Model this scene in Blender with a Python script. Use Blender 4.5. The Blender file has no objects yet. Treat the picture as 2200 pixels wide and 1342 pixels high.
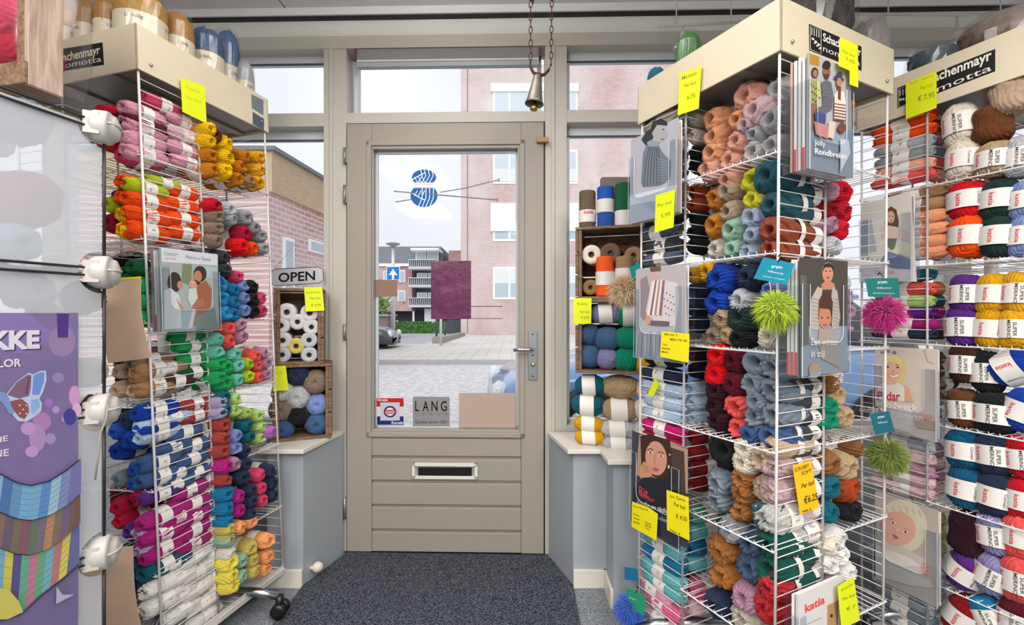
import bpy, math, random, re
import numpy as np
from mathutils import Vector, Matrix
random.seed(7)
SC = bpy.context.scene
COL = SC.collection
R = math.radians

# ------------------------------------------------------------------ camera, world, lights, exposure
F = 1004.0            # focal length in photo pixels (frame 2200 x 1342)
CAMZ = 1.13
cam_d = bpy.data.cameras.new('camera'); cam = bpy.data.objects.new('camera', cam_d); COL.objects.link(cam)
cam.location = (0, 0, CAMZ); cam.rotation_euler = (R(90), 0, 0)
cam_d.sensor_width = 36.0; cam_d.lens = 36.0 * F / 2200.0; cam_d.clip_start = 0.02; cam_d.clip_end = 400
SC.camera = cam
w = bpy.data.worlds.new('overcast_sky'); SC.world = w; w.use_nodes = True
nt = w.node_tree; nt.nodes.clear()
wo = nt.nodes.new('ShaderNodeOutputWorld'); wb = nt.nodes.new('ShaderNodeBackground')
tc = nt.nodes.new('ShaderNodeTexCoord'); no = nt.nodes.new('ShaderNodeTexNoise'); cr = nt.nodes.new('ShaderNodeValToRGB')
no.inputs['Scale'].default_value = 2.2; no.inputs['Detail'].default_value = 3
cr.color_ramp.elements[0].position = 0.35; cr.color_ramp.elements[0].color = (0.76, 0.78, 0.83, 1)
cr.color_ramp.elements[1].position = 0.7; cr.color_ramp.elements[1].color = (0.93, 0.93, 0.96, 1)
nt.links.new(tc.outputs['Generated'], no.inputs['Vector']); nt.links.new(no.outputs['Fac'], cr.inputs['Fac'])
nt.links.new(cr.outputs['Color'], wb.inputs['Color']); nt.links.new(wb.outputs['Background'], wo.inputs['Surface'])
wb.inputs['Strength'].default_value = 1.02
sd = bpy.data.lights.new('sun', 'SUN'); so = bpy.data.objects.new('sun', sd); COL.objects.link(so)
sd.energy = 1.9; sd.angle = R(60); sd.color = (1, 0.98, 0.95); so.rotation_euler = (R(48), 0, R(-12)); so.location = (0, 0, 8)
def area(name, loc, size, energy, rot=(0, 0, 0), color=(1, 0.96, 0.9)):
    d = bpy.data.lights.new(name, 'AREA'); o = bpy.data.objects.new(name, d); COL.objects.link(o)
    d.shape = 'RECTANGLE'; d.size, d.size_y = size; d.energy = energy; d.color = color
    o.location = loc; o.rotation_euler = rot
    return o
LAMPS = [(-0.95, 0.15), (0.75, 0.15), (-1.2, -1.1), (1.2, -1.1), (0, -2.4), (-0.32, 1.2)]  # last lamp, near the door, is added to brighten bulkhead and ceiling
for i, (lx, ly) in enumerate(LAMPS):
    area('ceiling_panel_light', (lx, ly, 2.34), (0.55, 0.9), (15, 15, 54, 54, 54, 4)[i])
    area('added_uplight', (lx, ly, 2.40), (0.5, 0.8), (9, 9, 9, 9, 9, 12)[i], rot=(math.pi, 0, 0))  # upward fill added above each lamp to lift the dark ceiling and bulkhead
SC.view_settings.view_transform = 'Standard'; SC.view_settings.look = 'None'
SC.view_settings.gamma = 1.0; SC.view_settings.use_curve_mapping = False
SC.view_settings.exposure = 0.2
try:
    SC.cycles.max_bounces = 8; SC.cycles.transparent_max_bounces = 24; SC.cycles.diffuse_bounces = 4
    SC.cycles.caustics_reflective = False; SC.cycles.caustics_refractive = False
except Exception:
    pass

# ------------------------------------------------------------------ colours and materials
def lin(h):
    h = h.lstrip('#'); c = [int(h[i:i + 2], 16) / 255 for i in (0, 2, 4)]
    return tuple(x / 12.92 if x <= 0.04045 else ((x + 0.055) / 1.055) ** 2.4 for x in c) + (1,)
MC = {}
def mat(name, hexc, rough=0.6, metal=0.0, noise=0.0, nscale=8, bump=0.0, bscale=60, sheen=0.0, spec=0.5, coat=0.0):
    key = ('m', name)
    if key in MC: return MC[key]
    m = bpy.data.materials.new(name); m.use_nodes = True; n = m.node_tree; b = n.nodes['Principled BSDF']
    b.inputs['Base Color'].default_value = lin(hexc); b.inputs['Roughness'].default_value = rough; b.inputs['Metallic'].default_value = metal
    b.inputs['Specular IOR Level'].default_value = spec
    if sheen: b.inputs['Sheen Weight'].default_value = sheen
    if coat: b.inputs['Coat Weight'].default_value = coat
    t = n.nodes.new('ShaderNodeTexCoord')
    if noise:
        x = n.nodes.new('ShaderNodeTexNoise'); x.inputs['Scale'].default_value = nscale; x.inputs['Detail'].default_value = 4
        mx = n.nodes.new('ShaderNodeMix'); mx.data_type = 'RGBA'
        c = lin(hexc); mx.inputs[6].default_value = tuple(v * (1 - noise) for v in c[:3]) + (1,); mx.inputs[7].default_value = tuple(min(1, v * (1 + noise)) for v in c[:3]) + (1,)
        n.links.new(t.outputs['Object'], x.inputs['Vector']); n.links.new(x.outputs['Fac'], mx.inputs[0]); n.links.new(mx.outputs[2], b.inputs['Base Color'])
    if bump:
        x = n.nodes.new('ShaderNodeTexNoise'); x.inputs['Scale'].default_value = bscale; x.inputs['Detail'].default_value = 5
        bp = n.nodes.new('ShaderNodeBump'); bp.inputs['Strength'].default_value = bump; bp.inputs['Distance'].default_value = 0.01
        n.links.new(t.outputs['Object'], x.inputs['Vector']); n.links.new(x.outputs['Fac'], bp.inputs['Height']); n.links.new(bp.outputs['Normal'], b.inputs['Normal'])
    MC[key] = m; return m
def paint(hexc, rough=0.55):
    return mat('print_' + hexc.lower(), hexc, rough, spec=0.25)
def glassy(name, tint, gloss, rough=0.02):
    if ('g', name) in MC: return MC[('g', name)]
    m = bpy.data.materials.new(name); m.use_nodes = True; n = m.node_tree; n.nodes.clear()
    o = n.nodes.new('ShaderNodeOutputMaterial'); a = n.nodes.new('ShaderNodeBsdfTransparent'); g = n.nodes.new('ShaderNodeBsdfGlossy'); x = n.nodes.new('ShaderNodeMixShader')
    a.inputs['Color'].default_value = tint; g.inputs['Roughness'].default_value = rough; x.inputs[0].default_value = gloss
    n.links.new(a.outputs[0], x.inputs[1]); n.links.new(g.outputs[0], x.inputs[2]); n.links.new(x.outputs[0], o.inputs[0])
    MC[('g', name)] = m; return m
GLASS = glassy('window_glass', (0.97, 0.98, 0.985, 1), 0.0025)
ACRYL = glassy('clear_acrylic', (0.93, 0.95, 0.97, 1), 0.07, 0.08)
FILM = glassy('clear_plastic_film', (0.95, 0.95, 0.96, 1), 0.09, 0.18)
def frosted():
    m = bpy.data.materials.new('frosted_plastic'); m.use_nodes = True; n = m.node_tree; n.nodes.clear()
    o = n.nodes.new('ShaderNodeOutputMaterial'); a = n.nodes.new('ShaderNodeBsdfTransparent'); d = n.nodes.new('ShaderNodeBsdfPrincipled'); x = n.nodes.new('ShaderNodeMixShader')
    d.inputs['Base Color'].default_value = lin('D2D7E0'); d.inputs['Roughness'].default_value = 0.35; x.inputs[0].default_value = 0.42
    n.links.new(a.outputs[0], x.inputs[1]); n.links.new(d.outputs[0], x.inputs[2]); n.links.new(x.outputs[0], o.inputs[0]); return m
FROST = frosted()
def yarn_mat(name, bump, sheen, bscale):
    m = bpy.data.materials.new(name); m.use_nodes = True; n = m.node_tree; b = n.nodes['Principled BSDF']
    oi = n.nodes.new('ShaderNodeObjectInfo'); t = n.nodes.new('ShaderNodeTexCoord'); x = n.nodes.new('ShaderNodeTexNoise'); hs = n.nodes.new('ShaderNodeHueSaturation')
    mr = n.nodes.new('ShaderNodeMapRange'); mr.inputs['From Min'].default_value = 0.3; mr.inputs['From Max'].default_value = 0.7; mr.inputs['To Min'].default_value = 0.86; mr.inputs['To Max'].default_value = 1.12
    x.inputs['Scale'].default_value = 5; x.inputs['Detail'].default_value = 6
    n.links.new(t.outputs['Object'], x.inputs['Vector']); n.links.new(x.outputs['Fac'], mr.inputs['Value']); n.links.new(mr.outputs['Result'], hs.inputs['Value'])
    n.links.new(oi.outputs['Color'], hs.inputs['Color']); n.links.new(hs.outputs['Color'], b.inputs['Base Color'])
    b.inputs['Roughness'].default_value = 0.9; b.inputs['Specular IOR Level'].default_value = 0.15; b.inputs['Sheen Weight'].default_value = sheen; b.inputs['Sheen Roughness'].default_value = 0.4
    y = n.nodes.new('ShaderNodeTexNoise'); y.inputs['Scale'].default_value = bscale; y.inputs['Detail'].default_value = 3
    bp = n.nodes.new('ShaderNodeBump'); bp.inputs['Strength'].default_value = bump; bp.inputs['Distance'].default_value = 0.02
    n.links.new(t.outputs['Object'], y.inputs['Vector']); n.links.new(y.outputs['Fac'], bp.inputs['Height']); n.links.new(bp.outputs['Normal'], b.inputs['Normal'])
    return m
YARN = yarn_mat('wound_yarn', 0.5, 0.08, 30); MOHAIR = yarn_mat('fluffy_yarn', 0.8, 0.15, 26)
CREAM = mat('cream_lacquer', 'D4C8AF', 0.35, noise=0.03, nscale=3)
CREAM2 = mat('cream_frame_paint', 'C0BDB4', 0.4, noise=0.03, nscale=2.5, bump=0.03)
DOORP = mat('door_cream_paint', '9A938B', 0.42, noise=0.05, nscale=2, bump=0.03)
WIRE = mat('white_coated_wire', 'E6E2E2', 0.35, spec=0.6)
PAPER = mat('white_paper_band', 'E4E0DC', 0.6); PAPERC = mat('cream_paper_band', 'DCCFB6', 0.6)
BLACKM = mat('black_plastic', '101012', 0.4); CHROME = mat('brushed_steel', 'B5B5B5', 0.3, 1.0); METALW = mat('white_metal', 'D8D6D0', 0.4)
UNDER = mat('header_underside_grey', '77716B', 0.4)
NOTE = mat('fluorescent_yellow_card', 'DDE800', 0.6); NOTE2 = mat('yellow_card', 'EBDD00', 0.6)
BEIGE = mat('beige_card_back', 'C6A892', 0.7, noise=0.04)
SLATE = mat('blue_grey_panel', '9EA5AD', 0.45, noise=0.04, nscale=3, bump=0.02)
WHITE = mat('white_gloss_paint', 'D9D4CA', 0.35)
def wood(name, c1, c2, scale=(3, 30, 30)):
    if ('w', name) in MC: return MC[('w', name)]
    m = bpy.data.materials.new(name); m.use_nodes = True; n = m.node_tree; b = n.nodes['Principled BSDF']
    t = n.nodes.new('ShaderNodeTexCoord'); mp = n.nodes.new('ShaderNodeMapping'); mp.inputs['Scale'].default_value = scale
    x = n.nodes.new('ShaderNodeTexNoise'); x.inputs['Scale'].default_value = 3; x.inputs['Detail'].default_value = 8; x.inputs['Distortion'].default_value = 1.2
    r = n.nodes.new('ShaderNodeValToRGB'); r.color_ramp.elements[0].position = 0.3; r.color_ramp.elements[0].color = lin(c1); r.color_ramp.elements[1].position = 0.7; r.color_ramp.elements[1].color = lin(c2)
    n.links.new(t.outputs['Object'], mp.inputs['Vector']); n.links.new(mp.outputs['Vector'], x.inputs['Vector']); n.links.new(x.outputs['Fac'], r.inputs['Fac']); n.links.new(r.outputs['Color'], b.inputs['Base Color'])
    b.inputs['Roughness'].default_value = 0.65
    bp = n.nodes.new('ShaderNodeBump'); bp.inputs['Strength'].default_value = 0.3; bp.inputs['Distance'].default_value = 0.003
    n.links.new(x.outputs['Fac'], bp.inputs['Height']); n.links.new(bp.outputs['Normal'], b.inputs['Normal'])
    MC[('w', name)] = m; return m
CRATE = wood('crate_wood', '4E3A2C', '8E6F55'); CRATEL = wood('pale_crate_wood', '8A7466', 'B39C8C', (30, 30, 3))
def speckle(name, c1, c2, scale, bump=0.6):
    m = bpy.data.materials.new(name); m.use_nodes = True; n = m.node_tree; b = n.nodes['Principled BSDF']
    t = n.nodes.new('ShaderNodeTexCoord'); v = n.nodes.new('ShaderNodeTexNoise'); v.inputs['Scale'].default_value = scale; v.inputs['Detail'].default_value = 2; v.inputs['Roughness'].default_value = 0.8
    r = n.nodes.new('ShaderNodeValToRGB'); r.color_ramp.elements[0].position = 0.42; r.color_ramp.elements[0].color = lin(c1); r.color_ramp.elements[1].position = 0.6; r.color_ramp.elements[1].color = lin(c2)
    n.links.new(t.outputs['Object'], v.inputs['Vector']); n.links.new(v.outputs['Fac'], r.inputs['Fac']); n.links.new(r.outputs['Color'], b.inputs['Base Color'])
    b.inputs['Roughness'].default_value = 0.95; b.inputs['Specular IOR Level'].default_value = 0.1
    bp = n.nodes.new('ShaderNodeBump'); bp.inputs['Strength'].default_value = bump; bp.inputs['Distance'].default_value = 0.004
    n.links.new(v.outputs['Fac'], bp.inputs['Height']); n.links.new(bp.outputs['Normal'], b.inputs['Normal']); return m
MATM = speckle('dark_speckled_mat', '13151D', '686C78', 210); CARPET = speckle('grey_carpet', '5E636B', '9BA0A6', 230)
def brick(name, axis, c1, c2, mortar, scale=1.0):
    m = bpy.data.materials.new(name); m.use_nodes = True; n = m.node_tree; b = n.nodes['Principled BSDF']
    t = n.nodes.new('ShaderNodeTexCoord'); s = n.nodes.new('ShaderNodeSeparateXYZ'); c = n.nodes.new('ShaderNodeCombineXYZ'); k = n.nodes.new('ShaderNodeTexBrick')
    n.links.new(t.outputs['Object'], s.inputs[0]); n.links.new(s.outputs[axis], c.inputs[0]); n.links.new(s.outputs[2 if axis != 2 else 1], c.inputs[1]); n.links.new(c.outputs[0], k.inputs['Vector'])
    k.inputs['Color1'].default_value = lin(c1); k.inputs['Color2'].default_value = lin(c2); k.inputs['Mortar'].default_value = lin(mortar)
    k.inputs['Scale'].default_value = scale; k.inputs['Brick Width'].default_value = 0.24; k.inputs['Row Height'].default_value = 0.085; k.inputs['Mortar Size'].default_value = 0.012
    x = n.nodes.new('ShaderNodeTexNoise'); x.inputs['Scale'].default_value = 0.35; x.inputs['Detail'].default_value = 6
    mx = n.nodes.new('ShaderNodeMix'); mx.data_type = 'RGBA'; mx.inputs[7].default_value = lin('DDD6D6')
    mr = n.nodes.new('ShaderNodeMapRange'); mr.inputs['From Min'].default_value = 0.35; mr.inputs['From Max'].default_value = 0.75; mr.inputs['To Max'].default_value = 0.85
    n.links.new(t.outputs['Object'], x.inputs['Vector']); n.links.new(x.outputs['Fac'], mr.inputs['Value']); n.links.new(mr.outputs['Result'], mx.inputs[0])
    n.links.new(k.outputs['Color'], mx.inputs[6]); n.links.new(mx.outputs[2], b.inputs['Base Color']); b.inputs['Roughness'].default_value = 0.9
    return m

# ------------------------------------------------------------------ mesh builder
class MB:
    def __init__(s): s.v = []; s.f = []; s.m = []; s.mats = []; s.smooth = []
    def mi(s, m):
        if m not in s.mats: s.mats.append(m)
        return s.mats.index(m)
    def add(s, vs, fs, m, smooth=False):
        k = len(s.v); i = s.mi(m); s.v += [tuple(v) for v in vs]
        for f in fs: s.f.append(tuple(a + k for a in f)); s.m.append(i); s.smooth.append(smooth)
        return s
    def box(s, x0, x1, y0, y1, z0, z1, m, M=None):
        vs = [(x, y, z) for z in (z0, z1) for y in (y0, y1) for x in (x0, x1)]
        if M is not None: vs = [M @ Vector(v) for v in vs]
        return s.add(vs, [(0, 2, 3, 1), (4, 5, 7, 6), (0, 1, 5, 4), (2, 6, 7, 3), (0, 4, 6, 2), (1, 3, 7, 5)], m)
    def bbox(s, o, r, u, n, w, h, d, m):           # box from corner o along unit vectors
        o = Vector(o); vs = [o + r * a + n * b + u * c for c in (0, h) for b in (0, d) for a in (0, w)]
        return s.add(vs, [(0, 2, 3, 1), (4, 5, 7, 6), (0, 1, 5, 4), (2, 6, 7, 3), (0, 4, 6, 2), (1, 3, 7, 5)], m)
    def tube(s, pts, r, m, n=6, closed=False, caps=True):
        pts = [Vector(p) for p in pts]; L = len(pts); vs = []
        for i, p in enumerate(pts):
            a = pts[(i - 1) % L] if (i > 0 or closed) else p; b = pts[(i + 1) % L] if (i < L - 1 or closed) else p
            d = (b - a).normalized(); up = Vector((0, 0, 1)) if abs(d.z) < 0.9 else Vector((1, 0, 0))
            x = d.cross(up).normalized(); y = d.cross(x); rr = r[i] if isinstance(r, (list, tuple)) else r
            for k in range(n):
                t = 2 * math.pi * k / n; vs.append(p + x * (rr * math.cos(t)) + y * (rr * math.sin(t)))
        fs = []
        for i in range(L if closed else L - 1):
            j = (i + 1) % L
            for k in range(n): fs.append((i * n + k, i * n + (k + 1) % n, j * n + (k + 1) % n, j * n + k))
        if caps and not closed: fs += [tuple(range(n))[::-1], tuple((L - 1) * n + k for k in range(n))]
        return s.add(vs, fs, m, n > 6)
    def lathe(s, prof, m, n=24, M=None, close=True):   # prof [(r,z)], axis z
        vs = []
        for r, z in prof:
            for k in range(n):
                t = 2 * math.pi * k / n; v = Vector((r * math.cos(t), r * math.sin(t), z)); vs.append(M @ v if M is not None else v)
        fs = []
        for i in range(len(prof) - 1):
            for k in range(n): fs.append((i * n + k, i * n + (k + 1) % n, (i + 1) * n + (k + 1) % n, (i + 1) * n + k))
        if close: fs += [tuple(range(n))[::-1], tuple((len(prof) - 1) * n + k for k in range(n))]
        return s.add(vs, fs, m, True)
    def prism(s, pts, n, d, m):                    # polygon (3D points) extruded by n*d
        k = len(pts); n = Vector(n); vs = [Vector(p) for p in pts] + [Vector(p) + n * d for p in pts]
        return s.add(vs, [tuple(range(k))[::-1], tuple(range(k, 2 * k))] + [(i, (i + 1) % k, k + (i + 1) % k, k + i) for i in range(k)], m)
    def build(s, name, parent=None, M=None, recenter=None, bevel=0):
        me = bpy.data.meshes.new(name); vs = s.v; loc = Vector((0, 0, 0))
        if parent is None and M is None and recenter is not False:
            a = np.array([tuple(v) for v in vs]); lo, hi = a.min(0), a.max(0); loc = Vector(((lo[0] + hi[0]) / 2, (lo[1] + hi[1]) / 2, lo[2]))
            vs = [(v[0] - loc.x, v[1] - loc.y, v[2] - loc.z) for v in vs]
        me.from_pydata(vs, [], s.f)
        for m in s.mats: me.materials.append(m)
        me.polygons.foreach_set('material_index', s.m); me.polygons.foreach_set('use_smooth', s.smooth); me.validate(); me.update()
        o = bpy.data.objects.new(name, me); COL.objects.link(o)
        if parent is not None: o.parent = parent
        elif M is not None: o.matrix_world = M
        else: o.location = loc
        if bevel:
            b = o.modifiers.new('bevel', 'BEVEL'); b.width = bevel; b.segments = 2; b.limit_method = 'ANGLE'
        return o
def tag(o, label=None, cat=None, group=None, kind=None):
    if label: o['label'] = label
    if cat: o['category'] = cat
    if group: o['group'] = group
    if kind: o['kind'] = kind
    return o
def empty(name, M):
    o = bpy.data.objects.new(name, None); COL.objects.link(o); o.empty_display_size = 0.05
    o.matrix_world = M if isinstance(M, Matrix) else Matrix.Translation(M); return o
_tc = {}
def text_geo(body, bold=0.0):
    k = (body, bold)
    if k in _tc: return _tc[k]
    c = bpy.data.curves.new('t', 'FONT'); c.body = body; c.size = 1; c.offset = bold; c.resolution_u = 3; c.fill_mode = 'FRONT'
    o = bpy.data.objects.new('t', c); COL.objects.link(o); bpy.context.view_layer.update()
    me = o.evaluated_get(bpy.context.evaluated_depsgraph_get()).to_mesh()
    vs = [tuple(v.co) for v in me.vertices]; fs = [tuple(p.vertices) for p in me.polygons]; o.to_mesh_clear() if False else None
    bpy.data.objects.remove(o); bpy.data.curves.remove(c)
    if vs:
        x0 = min(v[0] for v in vs); x1 = max(v[0] for v in vs); vs = [(v[0] - x0, v[1]) for v in vs]; wd = x1 - x0
    else: wd = 1
    _tc[k] = (vs, fs, wd); return _tc[k]

# ------------------------------------------------------------------ photo rays
def ray(px, py): return Vector(((px - 1100) / F, 1.0, (671 - py) / F))
CAM = Vector((0, 0, CAMZ))
class Plane:
    def __init__(s, o, n):
        s.o = Vector(o); s.n = Vector(n).normalized(); s.r = Vector((0, 0, 1)).cross(s.n).normalized(); s.u = s.n.cross(s.r)
    def off(s, d): return Plane(s.o + s.n * d, s.n)
    def hit(s, px, py):
        d = ray(px, py); return CAM + d * ((s.o - CAM).dot(s.n) / d.dot(s.n))
    def scale(s, px, py): return s.hit(px, py).y / F
def front(Z): return Plane((0, Z, 0), (0, -1, 0))
class Pic(MB):
    """flat artwork printed on a surface: shapes read off the photo, laid on the surface's own plane"""
    def __init__(s, pl, step=0.00012, only=None): super().__init__(); s.pl = pl; s.k = 0; s.step = step
    def base(s, pts, m, th=0.0015):
        P = [s.pl.hit(*p) for p in pts]; s.prism([p - s.pl.n * th for p in P], s.pl.n, th, m); return s
    def nxt(s): s.k += 1; return s.pl.n * (s.step * s.k)
    def poly(s, pts, c):
        o = s.nxt(); s.add([s.pl.hit(*p) + o for p in pts], [tuple(range(len(pts)))], paint(c) if isinstance(c, str) else c); return s
    def ell(s, x, y, rx, ry, c, rot=0, n=20):
        a = R(rot); return s.poly([(x + rx * math.cos(t) * math.cos(a) - ry * math.sin(t) * math.sin(a), y + rx * math.cos(t) * math.sin(a) + ry * math.sin(t) * math.cos(a)) for t in [2 * math.pi * i / n for i in range(n)]], c)
    def line(s, pts, wpx, c):
        o = s.nxt(); m = paint(c) if isinstance(c, str) else c; vs = []; L = len(pts)
        for i, p in enumerate(pts):
            a = pts[max(0, i - 1)]; b = pts[min(L - 1, i + 1)]; dx, dy = b[0] - a[0], b[1] - a[1]; l = math.hypot(dx, dy) or 1
            nx, ny = -dy / l * wpx / 2, dx / l * wpx / 2; vs += [s.pl.hit(p[0] + nx, p[1] + ny) + o, s.pl.hit(p[0] - nx, p[1] - ny) + o]
        s.add(vs, [(2 * i, 2 * i + 1, 2 * i + 3, 2 * i + 2) for i in range(L - 1)], m); return s
    def text(s, body, x0, y0, x1, y1, h, c, bold=0.0):   # baseline from (x0,y0) to (x1,y1), cap height h px
        vs, fs, wd = text_geo(body, bold)
        if not vs: return s
        A = s.pl.hit(x0, y0); B = s.pl.hit(x1, y1); o = s.nxt(); U = (s.pl.hit(x0, y0 - h) - A) / 0.7
        s.add([A + (B - A) * (v[0] / wd) + U * v[1] + o for v in vs], fs, paint(c) if isinstance(c, str) else c); return s

# ------------------------------------------------------------------ yarn meshes (unit radius, half length 1 along z)
def yarn_geo(name, seed, e=0.62, k=15, amp=0.075, tilt=0.45, dimple=0.75, lump=0.035, dw=0.2, waist=0.0, nt=104, nz=60, fam=6, boucle=0.0):
    rg = np.random.RandomState(seed)
    ph = np.linspace(0, math.pi, nz + 1)[1:-1]; th = np.linspace(0, 2 * math.pi, nt, endpoint=False)
    PH, TH = np.meshgrid(ph, th, indexing='ij'); c, s_ = np.cos(PH), np.sin(PH)
    z = np.sign(c) * np.abs(c) ** e; r = np.abs(s_) ** e
    if waist: r = r * (1 - waist * np.exp(-(z / 0.35) ** 2))
    z = z * (1 - dimple * np.exp(-(r / dw) ** 2))
    P = np.stack([r * np.cos(TH), r * np.sin(TH), z], -1)
    N = P / (np.linalg.norm(P, axis=-1, keepdims=True) + 1e-6)
    best = np.full(PH.shape, -1e9); H = np.zeros(PH.shape)
    for i in range(fam):
        b = rg.uniform(0, 2 * math.pi) + i * math.pi / fam; n = np.array([math.cos(b), math.sin(b), rg.uniform(-tilt, tilt)]); n /= np.linalg.norm(n)
        q = rg.uniform(-3.0, 3.0, 3); o = rg.uniform(0, 6.3)
        d = P @ n; sc = np.sin(P @ q + o) - 1.3 * np.abs(N @ n) ** 2
        ridge = np.abs(np.sin(k * d + 0.5 * np.sin(3 * P[..., 2] + o)))
        hh = amp * ridge + 0.035 * (i % 3)
        H = np.where(sc > best, hh, H); best = np.maximum(best, sc)
    if lump: H = H + lump * np.sin(P @ rg.uniform(-4, 4, 3) + 1) * np.sin(P @ rg.uniform(-5, 5, 3))
    if boucle:
        for _ in range(5): H = H + boucle * np.sin(P @ rg.uniform(-24, 24, 3) + rg.uniform(0, 6)) * 0.5
    P = P * (1 + (H - 0.085))[..., None]
    V = P.reshape(-1, 3).tolist(); a = len(V); V += [[0, 0, float(P[0, :, 2].mean()) - 0.05], [0, 0, float(P[-1, :, 2].mean()) + 0.05]]
    Fc = []; rows = nz - 1
    for i in range(rows - 1):
        for j in range(nt): Fc.append((i * nt + j, (i + 1) * nt + j, (i + 1) * nt + (j + 1) % nt, i * nt + (j + 1) % nt))
    for j in range(nt): Fc.append((j, (j + 1) % nt, a)); Fc.append(((rows - 1) * nt + (j + 1) % nt, (rows - 1) * nt + j, a + 1))
    me = bpy.data.meshes.new(name); me.from_pydata(V, [], Fc); me.polygons.foreach_set('use_smooth', [True] * len(Fc)); me.update(); return me
G = {'skein': [yarn_geo('skein', i) for i in (1, 2, 3)],
     'ball': [yarn_geo('ball', i, e=0.85, k=17, amp=0.05, tilt=0.9, dimple=0.25, lump=0.02) for i in (4, 5)],
     'chunky': [yarn_geo('chunky', i, e=0.78, k=9, amp=0.11, tilt=0.5, lump=0.05, dimple=0.8, dw=0.26) for i in (6, 7)],
     'mohair': [yarn_geo('mohair', i, e=0.9, k=8, amp=0.05, lump=0.07, tilt=0.6, dimple=0.7, dw=0.2, boucle=0.006) for i in (8, 9)],
     'boucle': [yarn_geo('boucle', i, e=0.8, k=9, amp=0.06, lump=0.06, boucle=0.035) for i in (10, 11)],
     'hank': [yarn_geo('hank', i, e=0.7, k=16, amp=0.06, tilt=0.05, waist=0.12, dimple=0.15) for i in (12, 13)]}
for k_, L_ in G.items():
    for me_ in L_: me_.materials.append(MOHAIR if k_ in ('mohair', 'boucle') else YARN)
def band_geo(name, w0, w1, rad, paper, prints=(), n=32, theta0=0.0):
    """paper band round the unit skein between z=w0..w1; prints = (text, theta, z, size, colour, vertical)"""
    b = MB(); vs = []; rg = random.Random(name)
    for i in range(5):
        z = w0 + (w1 - w0) * i / 4
        for j in range(n):
            t = 2 * math.pi * j / n; zz = z + (0.03 * math.sin(t * 2 + 1) if i in (0, 4) else 0); vs.append((rad * math.cos(t), rad * math.sin(t), zz))
    b.add(vs, [(i * n + j, i * n + (j + 1) % n, (i + 1) * n + (j + 1) % n, (i + 1) * n + j) for i in range(4) for j in range(n)], paper, True)
    for (tx, t0, z0, sz, colr, vert, asp) in prints:
        tv, tf, wd = text_geo(tx, 0.01); rr = rad + 0.012; out = []
        for x, y in tv:
            x -= wd / 2; y -= 0.35
            if vert: dt, dz = y * sz * asp, -x * sz      # reads downwards
            else: dt, dz = x * sz * asp, y * sz
            t = t0 + dt; out.append((rr * math.cos(t), rr * math.sin(t), z0 + dz))
        b.add(out, tf, paint(colr))
    me = bpy.data.meshes.new(name); me.from_pydata(b.v, [], b.f)
    for m in b.mats: me.materials.append(m)
    me.polygons.foreach_set('material_index', b.m); me.polygons.foreach_set('use_smooth', b.smooth); me.update(); return me
small = [('||||', 1.0, 0.02, 0.16, '333333', False, 1), ('100% wool', 2.2, 0.05, 0.11, '555555', False, 1), ('50g 125m', 3.6, -0.05, 0.11, '444444', False, 1), ('||||', 5.0, 0, 0.16, '333333', False, 1), ('50 g', 5.8, 0.05, 0.12, '555555', False, 1)]
B = {'w': band_geo('white_band', -0.30, 0.24, 1.05, PAPER, small), 'c': band_geo('cream_band', -0.30, 0.24, 1.05, PAPERC, small),
     'n': band_geo('narrow_band', -0.12, 0.12, 1.04, PAPER), 'f': band_geo('band_back', 0.05, 0.5, 1.03, PAPER, small),
     'b': band_geo('ball_band', -0.42, 0.42, 1.04, PAPER, [('COMFORT', -math.pi / 2, 0.0, 0.13, '8C8784', False, 1.0), ('yarn', -math.pi / 2, -0.2, 0.09, 'A09A96', False, 1.0)]),
     'k': band_geo('merino_band', -0.46, 0.46, 1.05, PAPER, [('SUPER', math.pi + 0.40, 0.0, 0.25, '3A3A3C', True, 1.0), ('MERINO', math.pi + 0.12, 0.0, 0.25, '3A3A3C', True, 1.0), ('katia', math.pi - 0.55, 0.0, 0.36, 'D2303A', True, 1.0)]),
     'r': band_geo('red_logo_band', -0.42, 0.46, 1.05, PAPER, [('katia', math.pi - 0.1, 0.0, 0.34, 'D2303A', True, 1.0), ('Concept', math.pi + 0.75, 0.0, 0.18, '4A4A4C', True, 1.0)]),
     'y': band_geo('mosaic_band', -0.40, 0.40, 1.05, PAPER, [('ONZE', -math.pi / 2 + 0.1, 0.17, 0.30, '151515', False, 1.0), ('.WOL.', -math.pi / 2 + 0.1, -0.17, 0.28, '151515', False, 1.0)])}
SKEINS = []
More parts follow.
